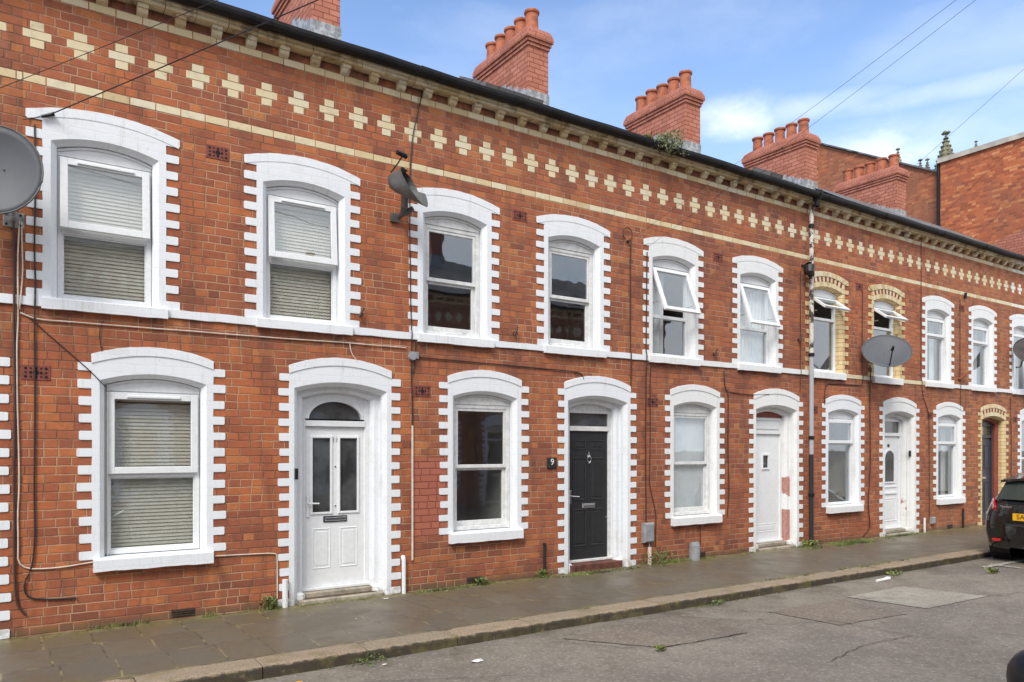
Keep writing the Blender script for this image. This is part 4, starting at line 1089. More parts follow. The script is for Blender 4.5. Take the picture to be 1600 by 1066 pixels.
# a metal flue stalk with a cap beside the last visible chimney
# ---------------------------------------------------------------- church pinnacles far behind
def ray(px, py, d):
    th = math.atan(785 / 1175); lat = (px - 800) / 1175 * d
    return Vector((lat * math.cos(th) + d * math.sin(th), d * math.cos(th) - lat * math.sin(th) - 8.11, 1.7 - (py - 702) * d / 1175))
cr = empty('church', (70, 35, 0), 'weathered stone church whose crocketed pinnacles show above the brick building', 'church')
def pinnacle(px, ptop, pbase, d, w):
    t = ray(px, ptop, d); b = ray(px, pbase, d); m = MB(); hh = t.z - b.z; c = (t.x, t.y)
    body = hh * .78
    for k in range(8):
        a0, a1 = math.pi / 4 * k, math.pi / 4 * (k + 1)
        m.face([(c[0] + w * math.cos(a0), c[1] + w * math.sin(a0), b.z), (c[0] + w * math.cos(a1), c[1] + w * math.sin(a1), b.z), (c[0] + .1 * w * math.cos(a1), c[1] + .1 * w * math.sin(a1), b.z + body), (c[0] + .1 * w * math.cos(a0), c[1] + .1 * w * math.sin(a0), b.z + body)])
    for k in range(8):          # crockets up each arris
        for j in range(7):
            f = (j + .4) / 7.3; r = w * (1 - f * .9) + w * .03; a = math.pi / 4 * k; s = w * .13 * (1.15 - f * .4)
            p = (c[0] + r * math.cos(a), c[1] + r * math.sin(a), b.z + body * f)
            m.lathe((p[0], p[1], p[2] - s), [(0, 0), (s, s * .7), (s * .8, s * 1.5), (0, s * 2)], 5)
    z = b.z + body; s = w * .18
    m.lathe((c[0], c[1], z - s), [(s * .5, 0), (s * 1.6, s * .6), (s * .7, s * 1.2), (s * .5, hh * .12), (s * .7, hh * .16), (0, hh * .24)], 6)
    zz = z + hh * .11
    for dx, dy in ((1, 0), (-1, 0), (0, 1), (0, -1)): m.lathe((c[0] + dx * s * 1.3, c[1] + dy * s * 1.3, zz - s * .8), [(0, 0), (s * .9, s * .6), (s * .9, s * 1.1), (0, s * 1.8)], 6)
    m.box(c[0] - w * 1.02, c[0] + w * 1.02, c[1] - w * 1.02, c[1] + w * 1.02, b.z - hh * .9, b.z)
    m.build('pinnacle', M['stone'], cr)
pinnacle(1478, 201, 268, 62, .92); 
for px, pt in ((1403, 229), (1438, 246), (1449, 245)): pinnacle(px, pt, pt + 42, 62, .5)
pinnacle(1525, 218, 250, 62, .38)
m = MB(); cbase = ray(1460, 300, 64); m.box(cbase.x - 9, cbase.x + 9, cbase.y - 6, cbase.y + 8, 0, cbase.z - 1.5); m.build('tower', M['stone'], cr)
# ---------------------------------------------------------------- satellite dishes
def dish(label, c, nrm, ra, rb, mat, wall_pt, fold=False, plate=True, arm=True):
    root = empty('satellite_dish', wall_pt, label, 'satellite dish', 'satellite dishes fixed to the terrace')
    nrm = Vector(nrm).normalized(); c = Vector(c)
    side = nrm.cross(Vector((0, 0, 1))).normalized(); upv = side.cross(nrm).normalized()
    m = MB(); N = 36; R = 7; th = .012
    def pt(i, j, off):
        t = 2 * math.pi * i / N; r = j / R
        return c + side * (ra * r * math.cos(t)) + upv * (rb * r * math.sin(t)) - nrm * (.075 * (1 - r * r)) + nrm * off
    for j in range(R):
        for i in range(N):
            m.face([pt(i, j, 0), pt(i + 1, j, 0), pt(i + 1, j + 1, 0), pt(i, j + 1, 0)]); m.face([pt(i, j, -th), pt(i, j + 1, -th), pt(i + 1, j + 1, -th), pt(i + 1, j, -th)])
    for i in range(N): m.face([pt(i, R, 0), pt(i + 1, R, 0), pt(i + 1, R, -th), pt(i, R, -th)])
    m.build('reflector', mat, root, smooth=True)
    m = MB(); pr = [pt(i, R, -.004) + (pt(i, R, 0) - c).normalized() * .002 for i in range(N + 1)]; m.tube(pr, .008, 6, False); m.build('rim', M['dishdark'] if mat != M['dishbrown'] else mat, root)
    if arm:
        b = c - upv * (rb * .8) - nrm * .03; e = c - upv * (rb * .75) + nrm * .36
        m = MB(); m.tube([b, b + nrm * .02 - upv * .05, e], .011, 6); m.build('feed_arm', M['black'], root)
        m = MB(); m.tube([e - nrm * .05 + upv * .02, e - nrm * .02 + upv * .0, e + nrm * .06 - upv * .0], [.03, .026, .018], 10); m.build('receiver_head', M['black'], root)
        sc = MB()
        for dx, dz in ((-.05, .03), (.03, -.02)):
            p = c + side * dx + upv * dz - nrm * .07; sc.tube([p, p + nrm * .006], .007, 8)
        sc.build('bolt', M['black'], root)
    w = Vector(wall_pt)
    m = MB(); k = c - nrm * .085
    m.tube([w + Vector((0, 0, .0)), w + Vector((0, -.10, -.0)), Vector((w.x, w.y - .16, k.z - .05)) if abs(k.z - w.z) > .1 else k, k], .018, 8)
    m.build('mast', M['dishdark'] if mat != M['dishgrey'] else M['galv'], root)
    if plate:
        m = MB(); m.bbox(w.x - .08, w.x + .08, -.012, 0, w.z - .07, w.z + .07)
        o = m.build('wall_plate', M['galv'], root)
        m = MB()
        for dx in (-.055, .055):
            for dz in (-.045, .045): m.lathe((w.x + dx, -.013, w.z + dz), [(0, -.008), (.010, -.006), (.011, .001)], 6, 'y')
        m.build('bolt', M['black'], o)
    return root
dish('large pale grey satellite dish above the left drop of cables', (-.11, -.42, 4.06), (-.30, -1, .10), .36, .385, M['dishgrey'], (.03, -.0, 3.76))
dish('grey oval satellite dish overlapping a cream brick window', (13.45, -.42, 3.52), (-.62, -.55, .62), .42, .40, M['dishgrey'], (13.75, 0, 3.42), plate=False)
dish('rust brown satellite dish cut by the right edge of the photo', (19.55, -.42, 3.96), (-.6, -.6, .55), .42, .40, M['dishbrown'], (19.65, 0, 3.62), plate=False)
# the broken one, folded in half and drooping
root = empty('satellite_dish', (3.80, 0, 4.60), 'crumpled dark grey satellite dish folded over, between second and third upper windows', 'satellite dish', 'satellite dishes fixed to the terrace')
m = MB(); N = 22
c0_, c1_ = Vector((3.60, -.22, 4.74)), Vector((3.82, -.42, 4.67))
maj = Vector((.17, -.03, -.235)).normalized(); ax_ = (c1_ - c0_).normalized(); mnr = maj.cross(ax_).normalized()
maj0 = Vector((.05, 0, -.2)).normalized()
R_ = []
for f, rr, ww in ((0, .07, .05), (.15, .10, .08), (.5, .155, .12), (.8, .20, .15), (1.0, .25, .17)):
    cc = c0_.lerp(c1_, f); mm = maj0.lerp(maj, f).normalized()
    R_.append([cc + mm * (rr * math.cos(t) * (1.0 + .08 * math.sin(3 * t))) + mnr * (ww * math.sin(t)) for t in [2 * math.pi * i / N for i in range(N)]])
for k in range(len(R_) - 1):
    for i in range(N):
        if k == len(R_) - 2 and 12 < i < 18: continue
        q = [R_[k][i], R_[k][(i + 1) % N], R_[k + 1][(i + 1) % N], R_[k + 1][i]]
        m.face(q); m.face([p + (c0_ - p) * .03 + Vector((0, .006, 0)) for p in q[::-1]])
m.face(R_[0]); m.build('reflector', M['dishdark'], root)
m = MB(); m.tube([(3.80, 0, 4.42), (3.80, -.14, 4.44), (3.78, -.22, 4.50), (3.76, -.28, 4.60)], [.03, .035, .04, .045], 8); m.tube([(3.80, -.16, 4.43), (3.90, -.2, 4.50)], [.04, .03], 8); m.build('mast', M['dishdark'], root)
m = MB(); m.box(3.70, 3.80, -.04, 0, 4.36, 4.46); m.build('wall_plate', M['dishdark'], root)
m = MB(); m.tube([(3.60, -.24, 4.84), (3.66, -.30, 4.94), (3.70, -.34, 5.02)], .008, 6); m.build('feed_arm', M['black'], root)
m = MB(); m.tube([(3.63, -.34, 5.05), (3.73, -.33, 5.035), (3.76, -.33, 5.015)], [.028, .03, .024], 8); m.build('receiver_head', M['black'], root)
# ---------------------------------------------------------------- drainpipe
dp = empty('drainpipe', (11.665, -.08, 0), 'tall drainpipe between the houses, flaking white above and black below', 'drainpipe')
m = MB(); m.tube([(11.665, -.08, .0), (11.665, -.08, 5.85), (11.665, -.12, 5.95), (11.665, -.2, 6.05)], .038, 12); m.build('pipe', M['pipew'], dp)
for z in (.9, 1.9, 3.35, 4.75, 5.6):
    m = MB(); m.lathe((11.665, -.08, z), [(.038, -.03), (.05, -.03), (.05, .03), (.038, .03)], 12); m.build('pipe_collar', M['gutter'], dp)
m = MB()
prof = [(.045, 0), (.05, .1), (.10, .2), (.10, .26)]
m.lathe((11.665, -.19, 5.92), prof, 12); m.build('hopper', M['gutter'], dp)
# ---------------------------------------------------------------- telephone pole (across the road) and the wires
PT = Vector((8.5, -8.9, 8.1))
tp = empty('telegraph_pole', (PT.x, PT.y, -.02), 'wooden telegraph pole on the opposite pavement carrying the wires', 'telegraph pole')
m = MB(); m.tube([(PT.x, PT.y, -.1), (PT.x, PT.y, 4), (PT.x, PT.y, 8.5)], [.14, .12, .10], 14); m.build('shaft', M['pole'], tp)
m = MB(); m.lathe((PT.x, PT.y, 8.05), [(.1, 0), (.17, 0), (.17, .05), (.1, .05)], 14); m.build('wire_ring', M['galv'], tp)
def wire(label, p, sag=.12, r=.0035, mat=None):
    p = Vector(p); P = []
    for i in range(25):
        t = i / 24; q = p.lerp(PT, t); q.z -= 4 * sag * t * (1 - t); P.append(q)
    m = MB(); m.tube(P, r, 5); return one('telephone_wire', m, mat or M['cabk'], label, 'wire', 'telephone wires from the terrace to a pole', loc=p)
wire('black telephone wire from the taped clamp on the far left arch', (.30, -.03, 4.76), .1, .0055)
wire('thin telephone wire crossing the far left crosses of bricks', (-.55, -.03, 4.55), .1, .003)
WR = .0021
wire('telephone wire from the bracket left of the third house', (7.48, -.03, 4.74), .1, WR)
wire('telephone wire from the corner of the first tilted window arch', (7.84, -.03, 4.70), .1, WR)
wire('telephone wire starting just left of the drainpipe', (11.44, -.03, 4.90), .08, WR)
wire('telephone wire fixed above the oval dish', (13.34, -.03, 4.70), .08, WR)
wire('telephone wire fixed to the lower cream course right of the oval dish', (15.6, -.03, 5.04), .08, WR)
wire('rightmost telephone wire, from a black clamp under the crosses', (17.19, -.03, 5.04), .08, WR)
m = MB(); m.tube([(.10, -.03, 4.67), (.20, -.035, 4.71), (.34, -.05, 4.79)], [.004, .004, .004], 6); m.tube([(.24, -.035, 4.73), (.34, -.04, 4.775)], [.014, .02], 8)
one('cable_clamp', m, M['black'], 'black taped cable clamp at the corner of the far left arch', 'clamp')
m = MB(); m.tube([(17.19, -.03, 4.96), (17.19, -.04, 5.08)], .03, 6); one('cable_clamp', m, M['black'], 'black wire clamp on the cream course right of the oval dish', 'clamp')
# ---------------------------------------------------------------- cables run down the walls
def cable(label, pts, r, mat, wob=.006, y=-.014, grp=None):
    P = []
    for k in range(len(pts) - 1):
        a, b = Vector((pts[k][0], pts[k][1])), Vector((pts[k + 1][0], pts[k + 1][1])); n = max(1, int((b - a).length / .22))
        for i in range(n):
            q = a.lerp(b, i / n); w_ = wob if (0 < i) else 0
            P.append((q.x + J(w_), y, q.y + J(w_)))
    P.append((pts[-1][0], y, pts[-1][1]))
    # stand off where the string course is crossed
    P = [(x, y_ - (.016 if 2.98 < z < 3.11 else 0), z) for x, y_, z in P]
    Q = []
    for k in range(len(P)):
        Q.append(P[k])
        if k < len(P) - 1 and (P[k][2] - 3.12) * (P[k + 1][2] - 3.12) < 0 or k < len(P) - 1 and (P[k][2] - 2.97) * (P[k + 1][2] - 2.97) < 0:
            a, b = Vector(P[k]), Vector(P[k + 1]); zt = 3.05
            if a.z != b.z and min(a.z, b.z) < zt < max(a.z, b.z):
                t = (zt - a.z) / (b.z - a.z); q = a.lerp(b, t); 
                for zz in ((3.12, 3.10, 2.99, 2.96) if a.z > b.z else (2.96, 2.99, 3.10, 3.12)):
                    if min(a.z, b.z) < zz < max(a.z, b.z):
                        t = (zz - a.z) / (b.z - a.z); q = a.lerp(b, t); Q.append((q.x, y - (.02 if 2.98 < zz < 3.11 else 0), zz))
    for _ in range(2):
        T = [Q[0]]
        for a, b in zip(Q, Q[1:]):
            a, b = Vector(a), Vector(b); T += [tuple(a.lerp(b, .25)), tuple(a.lerp(b, .75))]
        Q = T + [Q[-1]]
    m = MB(); m.tube(Q, r, 6)
    return one('cable', m, mat, label, 'cable', 'cables clipped to the house fronts')
def U(x):
    th = math.atan(785 / 1175); t = (x - 800) / 1175
    return 8.11 * (math.sin(th) + t * math.cos(th)) / (math.cos(th) - t * math.sin(th))
cable('dark cable down the left edge of the photo beside the cream one', [(.03, 3.8), (.035, 3.0), (.035, .75), (.05, .30), (.12, .20)], .011, M['cabb'])
cable('cream cable from the large dish, dropping then turning right to the sill', [(.075, 3.75), (.06, 3.3), (.055, 2.4), (.07, 1.6), (.06, .62), (.35, .60), (.66, .635)], .007, M['cabw'], y=-.012)
cable('cream cable pair hanging from the large dish to the string course', [(.09, 3.75), (.10, 3.3), (.075, 2.96)], .006, M['cabw'])
cable('black cable down the wall crossing the low air brick', [(.19, 4.65), (.19, 3.0), (.19, .85), (.17, .62), (.10, .48), (.13, .35), (.3, .32), (.52, .31)], .008, M['cabk'])
cable('long cream cable under the first floor sills of the white door house', [(.08, 2.93), (.2, 2.88), (1.0, 2.885), (2.3, 2.89), (3.0, 2.90), (3.9, 2.90)], .007, M['cabw'], .003)
cable('thin dark wire slanting to the top of the far left ground floor window', [(.12, 2.92), (.35, 2.70), (.62, 2.45), (.76, 2.29)], .005, M['cabk'], .001)
cable('thin dark wire looping above the ground floor arch with blinds', [(.74, 2.92), (.70, 2.80), (.73, 2.62)], .005, M['cabb'], .002)
cable('cream wire dropping to the arch over the white door', [(3.2, 2.9), (3.22, 2.78), (3.3, 2.69)], .006, M['cabw'], .002)
cable('thin cream cable leaving the left ground sill towards the white door', [(1.75, .605), (2.36, .59), (2.385, .56), (2.385, .10)], .007, M['cabw'], .002)
cable('dark cable running down the joint between the white door and dark sash houses', [(4.12, 6.0), (3.99, 5.45), (3.955, 5.0), (3.95, 4.55), (3.97, 3.0), (3.985, 1.98)], .0065, M['cabk'])
cable('white conduit beside the white door down to the pavement', [(3.985, 1.98), (3.985, 1.2), (3.985, .38)], .013, M['cabw'], .001)
cable('second thin dark cable beside the joint of the dark sash house', [(4.02, 3.0), (4.02, 2.7), (3.99, 2.60)], .006, M['cabk'])
cable('dark cable sweeping under the string course above the black door', [(4.08, 2.80), (4.8, 2.79), (5.5, 2.78), (6.2, 2.77), (6.5, 2.76), (6.58, 2.73), (6.6, 2.66)], .007, M['cabk'], .002)
cable('dark cable from the looped bracket down past the black door', [(7.48, 4.74), (7.47, 4.2), (7.47, 3.0), (7.48, 2.6)], .009, M['cabb'], .003)
cable('brown cable pair left of the first tilted window, down to the grey meter box', [(7.80, 4.6), (7.79, 3.8), (7.78, 3.0), (7.77, 1.8), (7.78, .62)], .009, M['cabb'], .004)
cable('thin brown cable curving down right of the grey meter box', [(7.86, 3.0), (7.86, 1.7), (7.84, 1.2), (7.98, .75), (7.97, .25)], .007, M['cabb'], .004)
cable('dark cable between window and pale door left of the drainpipe', [(9.47, 2.95), (9.5, 2.66), (9.58, 2.62), (9.57, 1.8), (9.6, 1.0), (9.55, .62)], .008, M['cabb'], .004)
cable('dark cable sweeping to the arch of the pale door', [(9.6, 2.62), (10.1, 2.59), (10.6, 2.62)], .007, M['cabb'], .002)
cable('thin dark cable below the ground floor sill, left of the drainpipe', [(8.93, .52), (8.93, .22)], .007, M['cabb'], .001)
cable('dark cable above and below the oval dish', [(13.34, 4.68), (13.32, 3.6), (13.32, 2.9), (12.2, 2.88), (12.15, 2.75), (12.15, 2.5)], .008, M['cabb'], .003)
cable('dark cable from the oval dish down to the pavement beside the arched pane door', [(13.58, 3.3), (13.58, 2.4), (13.6, 1.4), (13.52, .7), (13.6, .2), (13.35, .06)], .010, M['cabb'], .006)
cable('thin dark cable left of the first of the far white upper windows', [(15.42, 5.9), (15.42, 4.0), (15.42, 2.98), (15.5, 2.75), (15.72, 2.45), (15.74, 1.2), (15.74, .3)], .007, M['cabb'], .003)
cable('thin dark cable between the two far white upper windows', [(17.0, 4.9), (17.0, 3.0), (17.02, 2.55)], .007, M['cabb'], .003)
cable('thin dark cable right of the cream brick doorway', [(19.35, 2.9), (19.38, 2.0), (19.38, .8)], .007, M['cabb'], .003)
cable('short dark cable on the left of the drainpipe', [(11.45, 4.8), (11.45, 3.6), (11.44, 2.7)], .006, M['cabb'], .003)
# small wall things
m = MB(); m.lathe((3.98, -.0, 2.80), [(0, -.05), (.045, -.05), (.05, -.03), (.05, 0)], 8, 'y'); m.box(3.94, 4.06, -.03, 0, 2.78, 2.86)
one('junction_box', m, M['grey'], 'grey junction box on the joint just under the string course', 'junction box')
m = MB(); m.bbox(7.70, 7.90, -.07, 0, .33, .62, .015); m.bbox(7.715, 7.885, -.078, -.07, .345, .605, .008); m.tube([(7.83, -.03, .33), (7.83, -.03, .2)], .012, 6)
one('meter_box', m, M['grey'], 'square grey meter box on the wall right of the black door', 'meter box')
m = MB(); m.tube([(7.83, -.035, -.01), (7.83, -.035, .26)], .03, 8); one('pipe_stub', m, M['cabw'], 'cream pipe stub under the square grey meter box', 'pipe')
m = MB(); m.tube([(8.75, -.06, -.02), (8.75, -.06, .22), (8.75, -.06, .27), (8.75, -.05, .29)], [.085, .085, .07, .03], 14)
one('meter_cover', m, M['grey'], 'rounded grey service cover at the wall foot under a ground floor window', 'service cover')
m = MB(); m.bbox(15.78, 15.92, -.06, 0, .16, .30, .012); one('meter_box', m, M['grey'], 'small grey box low on the wall right of the arched pane door', 'meter box')
m = MB(); m.tube([(5.92, -.03, -.02), (5.92, -.03, .44)], .019, 10); m.tube([(5.92, -.03, .42), (5.92, -.03, .45)], .023, 10); one('pipe_stub', m, M['cabk'], 'short black pipe stub at the wall foot left of the black door', 'pipe')
m = MB(); m.tube([(3.86, -.04, -.02), (3.86, -.04, .42)], .024, 10); m.tube([(3.86, -.03, .40), (3.86, -.01, .44)], .026, 10); one('pipe_stub', m, M['upvc'], 'short white pipe right of the white door at the wall foot', 'pipe')
m = MB(); m.tube([(2.46, -.04, -.02), (2.46, -.04, .30)], .030, 10); one('pipe_stub', m, M['upvc'], 'short white pipe against the left jamb of the white door', 'pipe')
m = MB(); m.tube([(15.50, -.04, -.02), (15.50, -.04, .30)], .022, 8); one('pipe_stub', m, M['white2'], 'white pipe against the right jamb of the arched pane door', 'pipe')
m = MB(); m.tube([(17.08, -.04, -.02), (17.08, -.04, .42)], .022, 8); one('pipe_stub', m, M['cabk'], 'thin dark pipe stub left of the cream brick doorway', 'pipe')
sg = empty('house_number_sign', (6.05, 0, 1.46), 'small dark square plaque with a white 9 beside the black door', 'sign')
m = MB(); m.bbox(5.98, 6.13, -.02, 0, 1.44, 1.59, .004); m.build('plate', M['plaque'], sg)
text_mesh(sg, 'numeral', '9', .12, (6.055, -.022, 1.525), (math.radians(90), 0, 0), M['paper'], .002)
m = MB(); m.bbox(2.575, 2.61, -.03, 0, 1.37, 1.49, .006); one('doorbell', m, M['black'], 'black doorbell on the left jamb of the white door', 'doorbell')
m = MB(); m.bbox(15.10, 15.16, .04, .07, 1.55, 1.67, .004); one('doorbell', m, M['black'], 'small black doorbell on the right jamb of the arched pane door', 'doorbell')
lp = empty('wall_lamp', (11.50, 0, 4.78), 'round black lamp on the wall just left of the drainpipe top', 'wall lamp')
m = MB(); m.tube([(11.50, 0, 4.9), (11.50, -.1, 4.9), (11.50, -.16, 4.86)], .018, 8); m.build('bracket', M['black'], lp)
m = MB(); m.tube([(11.50, -.13, 4.92), (11.50, -.15, 4.86), (11.47, -.17, 4.74)], [.05, .10, .085], 12); m.build('lamp_shade', M['black'], lp)
for (ux, uz, lab) in ((3.33, 3.23, 'right of the second upper window'), (5.45, 3.20, 'between the two upper dark sash windows'), (9.25, 3.2, 'between the two tilted upper windows'), (11.4, 3.6, 'on the left of the drainpipe at first floor height')):
    m = MB(); m.tube([(ux, 0, uz), (ux, -.06, uz)], .022, 8); m.tube([(ux - .03, -.05, uz - .03), (ux + .02, -.06, uz + .08)], .014, 6)
    one('wall_hook', m, M['cabb'], 'small rusty hook ' + lab, 'hook')
m = MB(); m.tube([(16.93, -.02, 3.20), (17.15, -.16, 3.38)], .022, 8); one('bracket_arm', m, M['redpaint'], 'rusty red bracket arm between the two far white upper windows', 'bracket')
m = MB(); P = [(7.40 + .09 * math.cos(t), -.03, 4.80 + .09 * math.sin(t)) for t in [-.6 + i * .45 for i in range(12)]]; m.tube(P, .007, 6); m.tube([(7.42, 0, 4.70), (7.42, -.05, 4.70)], .02, 8)
one('cable_bracket', m, M['cabb'], 'coil of brown cable on a hook beside the third house', 'cable')
m = MB(); m.tube([(7.62 + .0, -.02, 4.05), (7.62, -.02, 3.8)], .02, 8)
# ---------------------------------------------------------------- car
def loft(secs, n_sub=0):
    return secs
def car(name, label, rear, heading, colr, plate_txt=None):
    """local: +x forward, rear bumper at x=0, z=0 is the road"""
    root = empty(name, rear, label, 'car', 'cars parked in the street'); L, Wd = 3.84, .84
    #      x    belt  roof  w_low w_mid w_belt w_roof  zlow
    ST = [(-.0, .86, .93, .56, .66, .60, .40, .34), (.06, .90, .98, .70, .78, .70, .50, .26), (.20, .95, 1.12, .78, .83, .76, .56, .20), (.42, .97, 1.36, .80, .84, .79, .58, .18),
          (.60, .97, 1.45, .80, .84, .80, .60, .18), (1.1, .96, 1.50, .80, .84, .80, .62, .18), (1.7, .94, 1.51, .80, .84, .80, .62, .18), (2.2, .92, 1.46, .80, .84, .80, .58, .18),
          (2.65, .90, 1.22, .80, .84, .78, .56, .18), (2.95, .88, .98, .80, .83, .74, .52, .18), (3.3, .78, .86, .79, .82, .68, .45, .18), (3.6, .68, .74, .72, .78, .60, .36, .20), (3.80, .56, .60, .56, .64, .45, .28, .26), (3.84, .50, .53, .45, .52, .38, .2, .30)]
    def prof(s):
        x, zb, zt_, wl, wm, wb, wr, zl = s
        mid = zl + (zb - zl) * .55
        return [(wl * .6, zl - .02), (wl, zl), (wl + .02, zl + .08), (wm, zl + (mid - zl) * .7), (wm, mid), (wm - .012, mid + (zb - mid) * .5), (wb, zb), ((wb * 1.4 + wr * 1.6) / 3 * 1.0, zb + (zt_ - zb) * .52), (wr, zt_ - .045 * (zt_ - zb > .2) - .004), (wr * .8, zt_ - .01), (wr * .4, zt_), (0, zt_ + .004)]
    def R(x, y, z): return (rear[0] + heading * x, rear[1] + heading * y, rear[2] + z)
    m = MB(); PR = [(s[0], prof(s)) for s in ST]
    for k in range(len(PR) - 1):
        for j in range(11):
            for sg_ in (1, -1):
                a = [R(PR[k][0], sg_ * PR[k][1][j][0], PR[k][1][j][1]), R(PR[k + 1][0], sg_ * PR[k + 1][1][j][0], PR[k + 1][1][j][1]), R(PR[k + 1][0], sg_ * PR[k + 1][1][j + 1][0], PR[k + 1][1][j + 1][1]), R(PR[k][0], sg_ * PR[k][1][j + 1][0], PR[k][1][j + 1][1])]
                m.face(a)
    for k in (0, -1):
        p = PR[k][1]; m.face([R(PR[k][0], y, z) for y, z in p] + [R(PR[k][0], -y, z) for y, z in p[::-1][1:]])
    body = m.build('body', colr, root, smooth=True)
    body.modifiers.new('sub', 'SUBSURF').levels = 2; body.modifiers['sub'].render_levels = 2
    # side and end glass, set just proud of the shell
    def lerp_prof(x, j, f):
        for k in range(len(ST) - 1):
            if ST[k][0] <= x <= ST[k + 1][0]:
                t = (x - ST[k][0]) / (ST[k + 1][0] - ST[k][0])
                A_, B_ = PR[k][1], PR[k + 1][1]
                y = (A_[j][0] * (1 - f) + A_[j + 1][0] * f) * (1 - t) + (B_[j][0] * (1 - f) + B_[j + 1][0] * f) * t
                z = (A_[j][1] * (1 - f) + A_[j + 1][1] * f) * (1 - t) + (B_[j][1] * (1 - f) + B_[j + 1][1] * f) * t
                return y, z
    gl = MB()
    for sg_ in (1, -1):
        for xa, xb in ((.75, 1.45), (1.50, 2.45)):
            n = 8
            rows = []
            for i in range(n + 1):
                x = xa + (xb - xa) * i / n; q = []
                for j, f in ((6, .12), (6, .6), (7, .1), (7, .75)):
                    y, z = lerp_prof(x, j, f); q.append(R(x, sg_ * (y + .006), z))
                rows.append(q)
            for i in range(n):
                for j in range(3): gl.face([rows[i][j], rows[i + 1][j], rows[i + 1][j + 1], rows[i][j + 1]])
    gl.build('side_window', M['carglass'], root, smooth=True)
    gl = MB(); W_ = [(-.9, 0), (-.5, 0), (0, 0), (.5, 0), (.9, 0)]
    for (xa, za, wa), (xb, zb, wb) in (((.07, 1.02, .62), (.26, 1.30, .54)),):
        q0 = [R(xa - .035 + .05 * (t * t), wa * t, za) for t in (-1, -.5, 0, .5, 1)]; q1 = [R(xb - .06 + .05 * (t * t), wb * t, zb) for t in (-1, -.5, 0, .5, 1)]
        gl.strip(q0, q1)
    gl.build('rear_window', M['carglass'], root, smooth=True)
    gl = MB()
    q0 = [R(2.97 + .04 - .10 * t * t, .66 * t, .955) for t in (-1, -.5, 0, .5, 1)]; q1 = [R(2.32 - .06 * t * t, .56 * t, 1.44) for t in (-1, -.5, 0, .5, 1)]
    gl.strip(q0, q1); gl.build('windscreen', M['carglass'], root, smooth=True)
    # spoiler lip, tail lights, bumper, plate, lamps, mirrors, wheels
    m = MB(); q = [(.14, 1.33), (.16, 1.37), (.42, 1.425), (.42, 1.39)]
    T_ = (-1, -.92, -.5, 0, .5, .92, 1)
    for a, b in zip(T_, T_[1:]):
        def sec(t): return [R(x + .05 * t * t, .60 * t, z - .05 * t * t) for x, z in q]
        A_, B_ = sec(a), sec(b)
        for k in range(4): m.face([A_[k], A_[(k + 1) % 4], B_[(k + 1) % 4], B_[k]])
    m.face([R(x + .05, .60, z - .05) for x, z in q]); m.face([R(x + .05, -.60, z - .05) for x, z in q]); m.build('spoiler', colr, root)
    m = MB()      # bumper
    for (za, zb, e) in ((.26, .40, .0), (.40, .60, .03), (.60, .64, .01)):
        n = 16; A_ = []; B_ = []
        for i in range(n + 1):
            t = -1 + 2 * i / n; y = .80 * math.sin(t * math.pi / 2 * .98); x = .32 - .37 * math.cos(t * math.pi / 2 * .98) - e
            A_.append(R(x + (.04 if za < .3 else 0), y * (1 if za > .3 else .97), za)); B_.append(R(x, y, zb))
        m.strip(A_, B_)
        if zb > .6: m.strip(B_, [R(.30, .80 * math.sin((-1 + 2 * i / n) * math.pi / 2 * .98), .66) for i in range(n + 1)])
    m.build('bumper', colr, root, smooth=True)
    for sg_ in (1, -1):
        m = MB()
        O = [(.075, .56, .76), (.04, .60, .90), (.14, .66, 1.03), (.25, .72, 1.00), (.28, .765, .87), (.17, .785, .76)]
        base = [R(x, sg_ * (y + .0), z) for x, y, z in O]; outp = [R(x - .035, sg_ * (y + .012), z) for x, y, z in O]
        m.face(outp); m.strip(base + [base[0]], outp + [outp[0]])
        tl = m.build('tail_light', M['tail'], root)
        m = MB(); O2 = [(.066, .585, .765), (.06, .63, .81), (.17, .765, .81), (.165, .775, .768)]
        m.face([R(x - .045, sg_ * (y + .014), z) for x, y, z in O2]); m.build('reversing_lens', M['lens'], tl)
        m = MB(); O = [(3.30, .66, .62), (3.62, .50, .58), (3.70, .52, .66), (3.30, .70, .80)]
        m.face([R(x + .03, sg_ * (y + .04), z + .02) for x, y, z in O]); m.strip([R(x, sg_ * y, z) for x, y, z in O + [O[0]]], [R(x + .03, sg_ * (y + .04), z + .02) for x, y, z in O + [O[0]]]); m.build('headlight', M['lens'], root)
        m = MB(); m.box(*sorted((R(-.06, 0, 0)[0], R(-.02, 0, 0)[0])), *sorted((R(0, sg_ * .50, 0)[1], R(0, sg_ * .62, 0)[1])), rear[2] + .36, rear[2] + .40); m.build('reflector', M['tail'], root)
        # mirror: a rounded shell, plus a pale strip modelled in place of its highlight
        m = MB(); c = (2.30, .97, .985); nseg = 20; rings = []
        for dx, s in ((-.09, .9), (-.07, 1.0), (0, 1.03), (.06, .92), (.10, .65), (.125, .3), (.13, .05)):
            rings.append([R(c[0] + dx, sg_ * (c[1] + .125 * s * abs(math.cos(t)) ** .7 * (1 if math.cos(t) > 0 else -1)), c[2] + .095 * s * abs(math.sin(t)) ** .75 * (1 if math.sin(t) > 0 else -1)) for t in [2 * math.pi * i / nseg for i in range(nseg)]])
        for k in range(len(rings) - 1):
            for i in range(nseg): m.face([rings[k][i], rings[k][(i + 1) % nseg], rings[k + 1][(i + 1) % nseg], rings[k + 1][i]])
        mi_ = m.build('wing_mirror', M['black'], root, smooth=True)
        m = MB(); m.face(rings[0]); m.build('mirror_glass', M['chrome'], mi_)
        m = MB(); m.tube([R(c[0] + .045 + .03 * math.cos((i - 5) * .3), sg_ * (c[1] - .06 + .018 * i), c[2] + .055 - .0016 * (i - 4) ** 2) for i in range(10)], .012, 6); m.build('mirror_highlight', M['alloy'], mi_)
